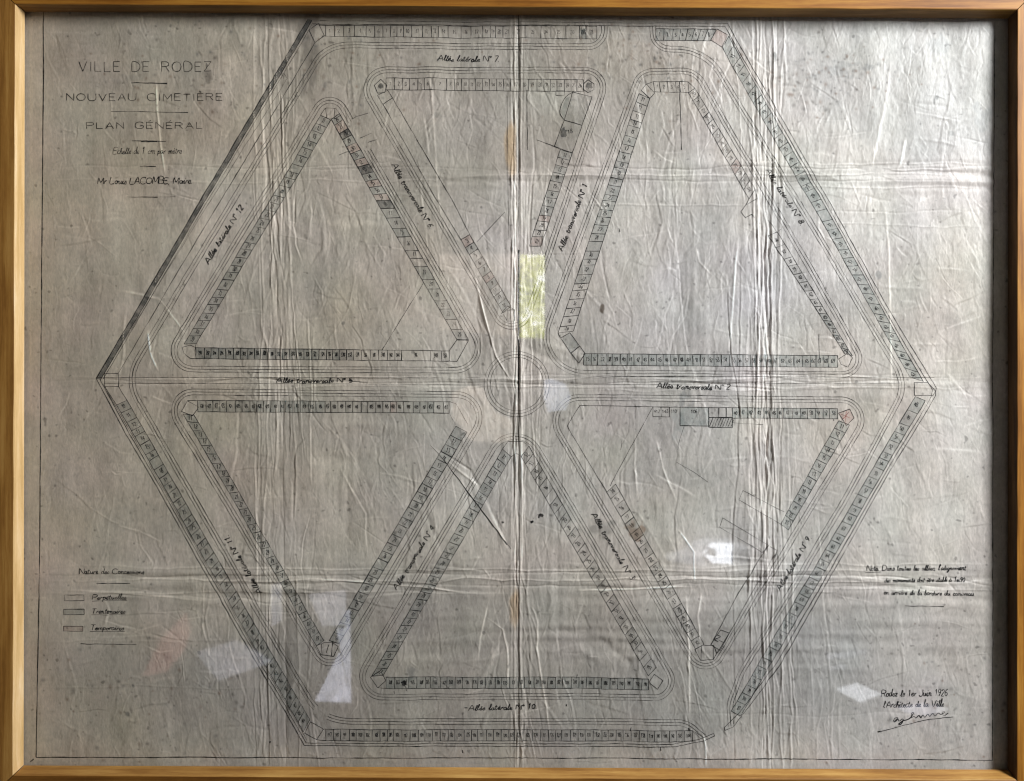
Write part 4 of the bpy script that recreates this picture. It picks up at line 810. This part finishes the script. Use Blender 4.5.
m = plain('dark_vehicle_glass', (.03, .032, .036), .25)
plate('side_window', [M(732.6, 550, 3.22), M(750, 549.4, 3.22), M(750.6, 565, 3.22), M(733, 564.6, 3.22)], m, car, .01)
plate('windscreen_bar', [M(703, 547.4, 3.22), M(716, 548.8, 3.22), M(715.6, 551, 3.22), M(704, 549.6, 3.22)], m, car, .01)
sheet([(544, 380), (553, 379), (566, 384), (571, 396), (566, 410), (548, 412), (544, 398)], 2.0, 1, 'pale blue white shape standing in for the hands behind the camera, mirrored right of the central roundabout', plain('blue_hand_tone', (.085, .095, .125)), 'blue_hand_shape', 'cloth', .01)  # made-up plate in place of the hands at the camera, bluish part
sheet([(452, 392), (470, 386), (484, 388), (487, 400), (496, 412), (512, 420), (512, 441), (496, 443), (470, 440), (452, 415)], 2.0, 1, 'warm beige shape standing in for the hands behind the camera, mirrored left of the central roundabout', M_BEIGE, 'beige_hand_shape', 'cloth', .01)  # made-up plate in place of the hands at the camera, skin-toned part

# ================================================================== LIGHT, CAMERA
def area(name, loc, target, size, power, col):
    l = bpy.data.lights.new(name, 'AREA'); l.shape = 'RECTANGLE'; l.size, l.size_y = size; l.energy = power; l.color = col
    o = bpy.data.objects.new(name, l); COL.objects.link(o); o.location = loc
    from mathutils import Vector
    o.rotation_euler = (Vector(target)-Vector(loc)).to_track_quat('-Z', 'Y').to_euler(); return o
area('window_light', (1.40, -.95, .85), (.1, 0, .0), (.42, .8), 62, (.95, .975, 1.0))
def spot(name, loc, target, power, angle, col=(1, 1, 1)):
    l = bpy.data.lights.new(name, 'SPOT'); l.energy = power; l.spot_size = math.radians(angle); l.spot_blend = .4; l.shadow_soft_size = .03; l.color = col
    o = bpy.data.objects.new(name, l); COL.objects.link(o); o.location = loc
    from mathutils import Vector
    o.rotation_euler = (Vector(target)-Vector(loc)).to_track_quat('-Z', 'Y').to_euler(); return o
spot('mirror_fill_spot', (0, -1.1, 1.5), (0, -3.0, -.6), 4200, 95)  # added spot, unseen, brightens the things mirrored in the glass
spot('van_fill_spot', (.3, -1.1, 1.5), (.93, -3.26, -.72), 9000, 27, (.95, .97, 1))  # second added spot, out of view, lifts the mirrored van
w = bpy.data.worlds.new('World'); C.world = w; w.use_nodes = True
bg = w.node_tree.nodes['Background']; bg.inputs[0].default_value = (1, .93, .84, 1); bg.inputs[1].default_value = .05
cam = bpy.data.cameras.new('camera'); co = bpy.data.objects.new('camera', cam); COL.objects.link(co); C.camera = co
co.location = (0, -D, 0); co.rotation_euler = (math.pi/2, -TH, 0); cam.sensor_width = 36; cam.sensor_fit = 'HORIZONTAL'; cam.lens = 36*D/1.024; cam.clip_start = .01; cam.clip_end = 50
C.cycles.use_denoising = True; C.cycles.filter_width = 1.15
C.view_settings.view_transform = 'Standard'; C.view_settings.look = 'None'; C.view_settings.exposure = 0; C.view_settings.gamma = 1
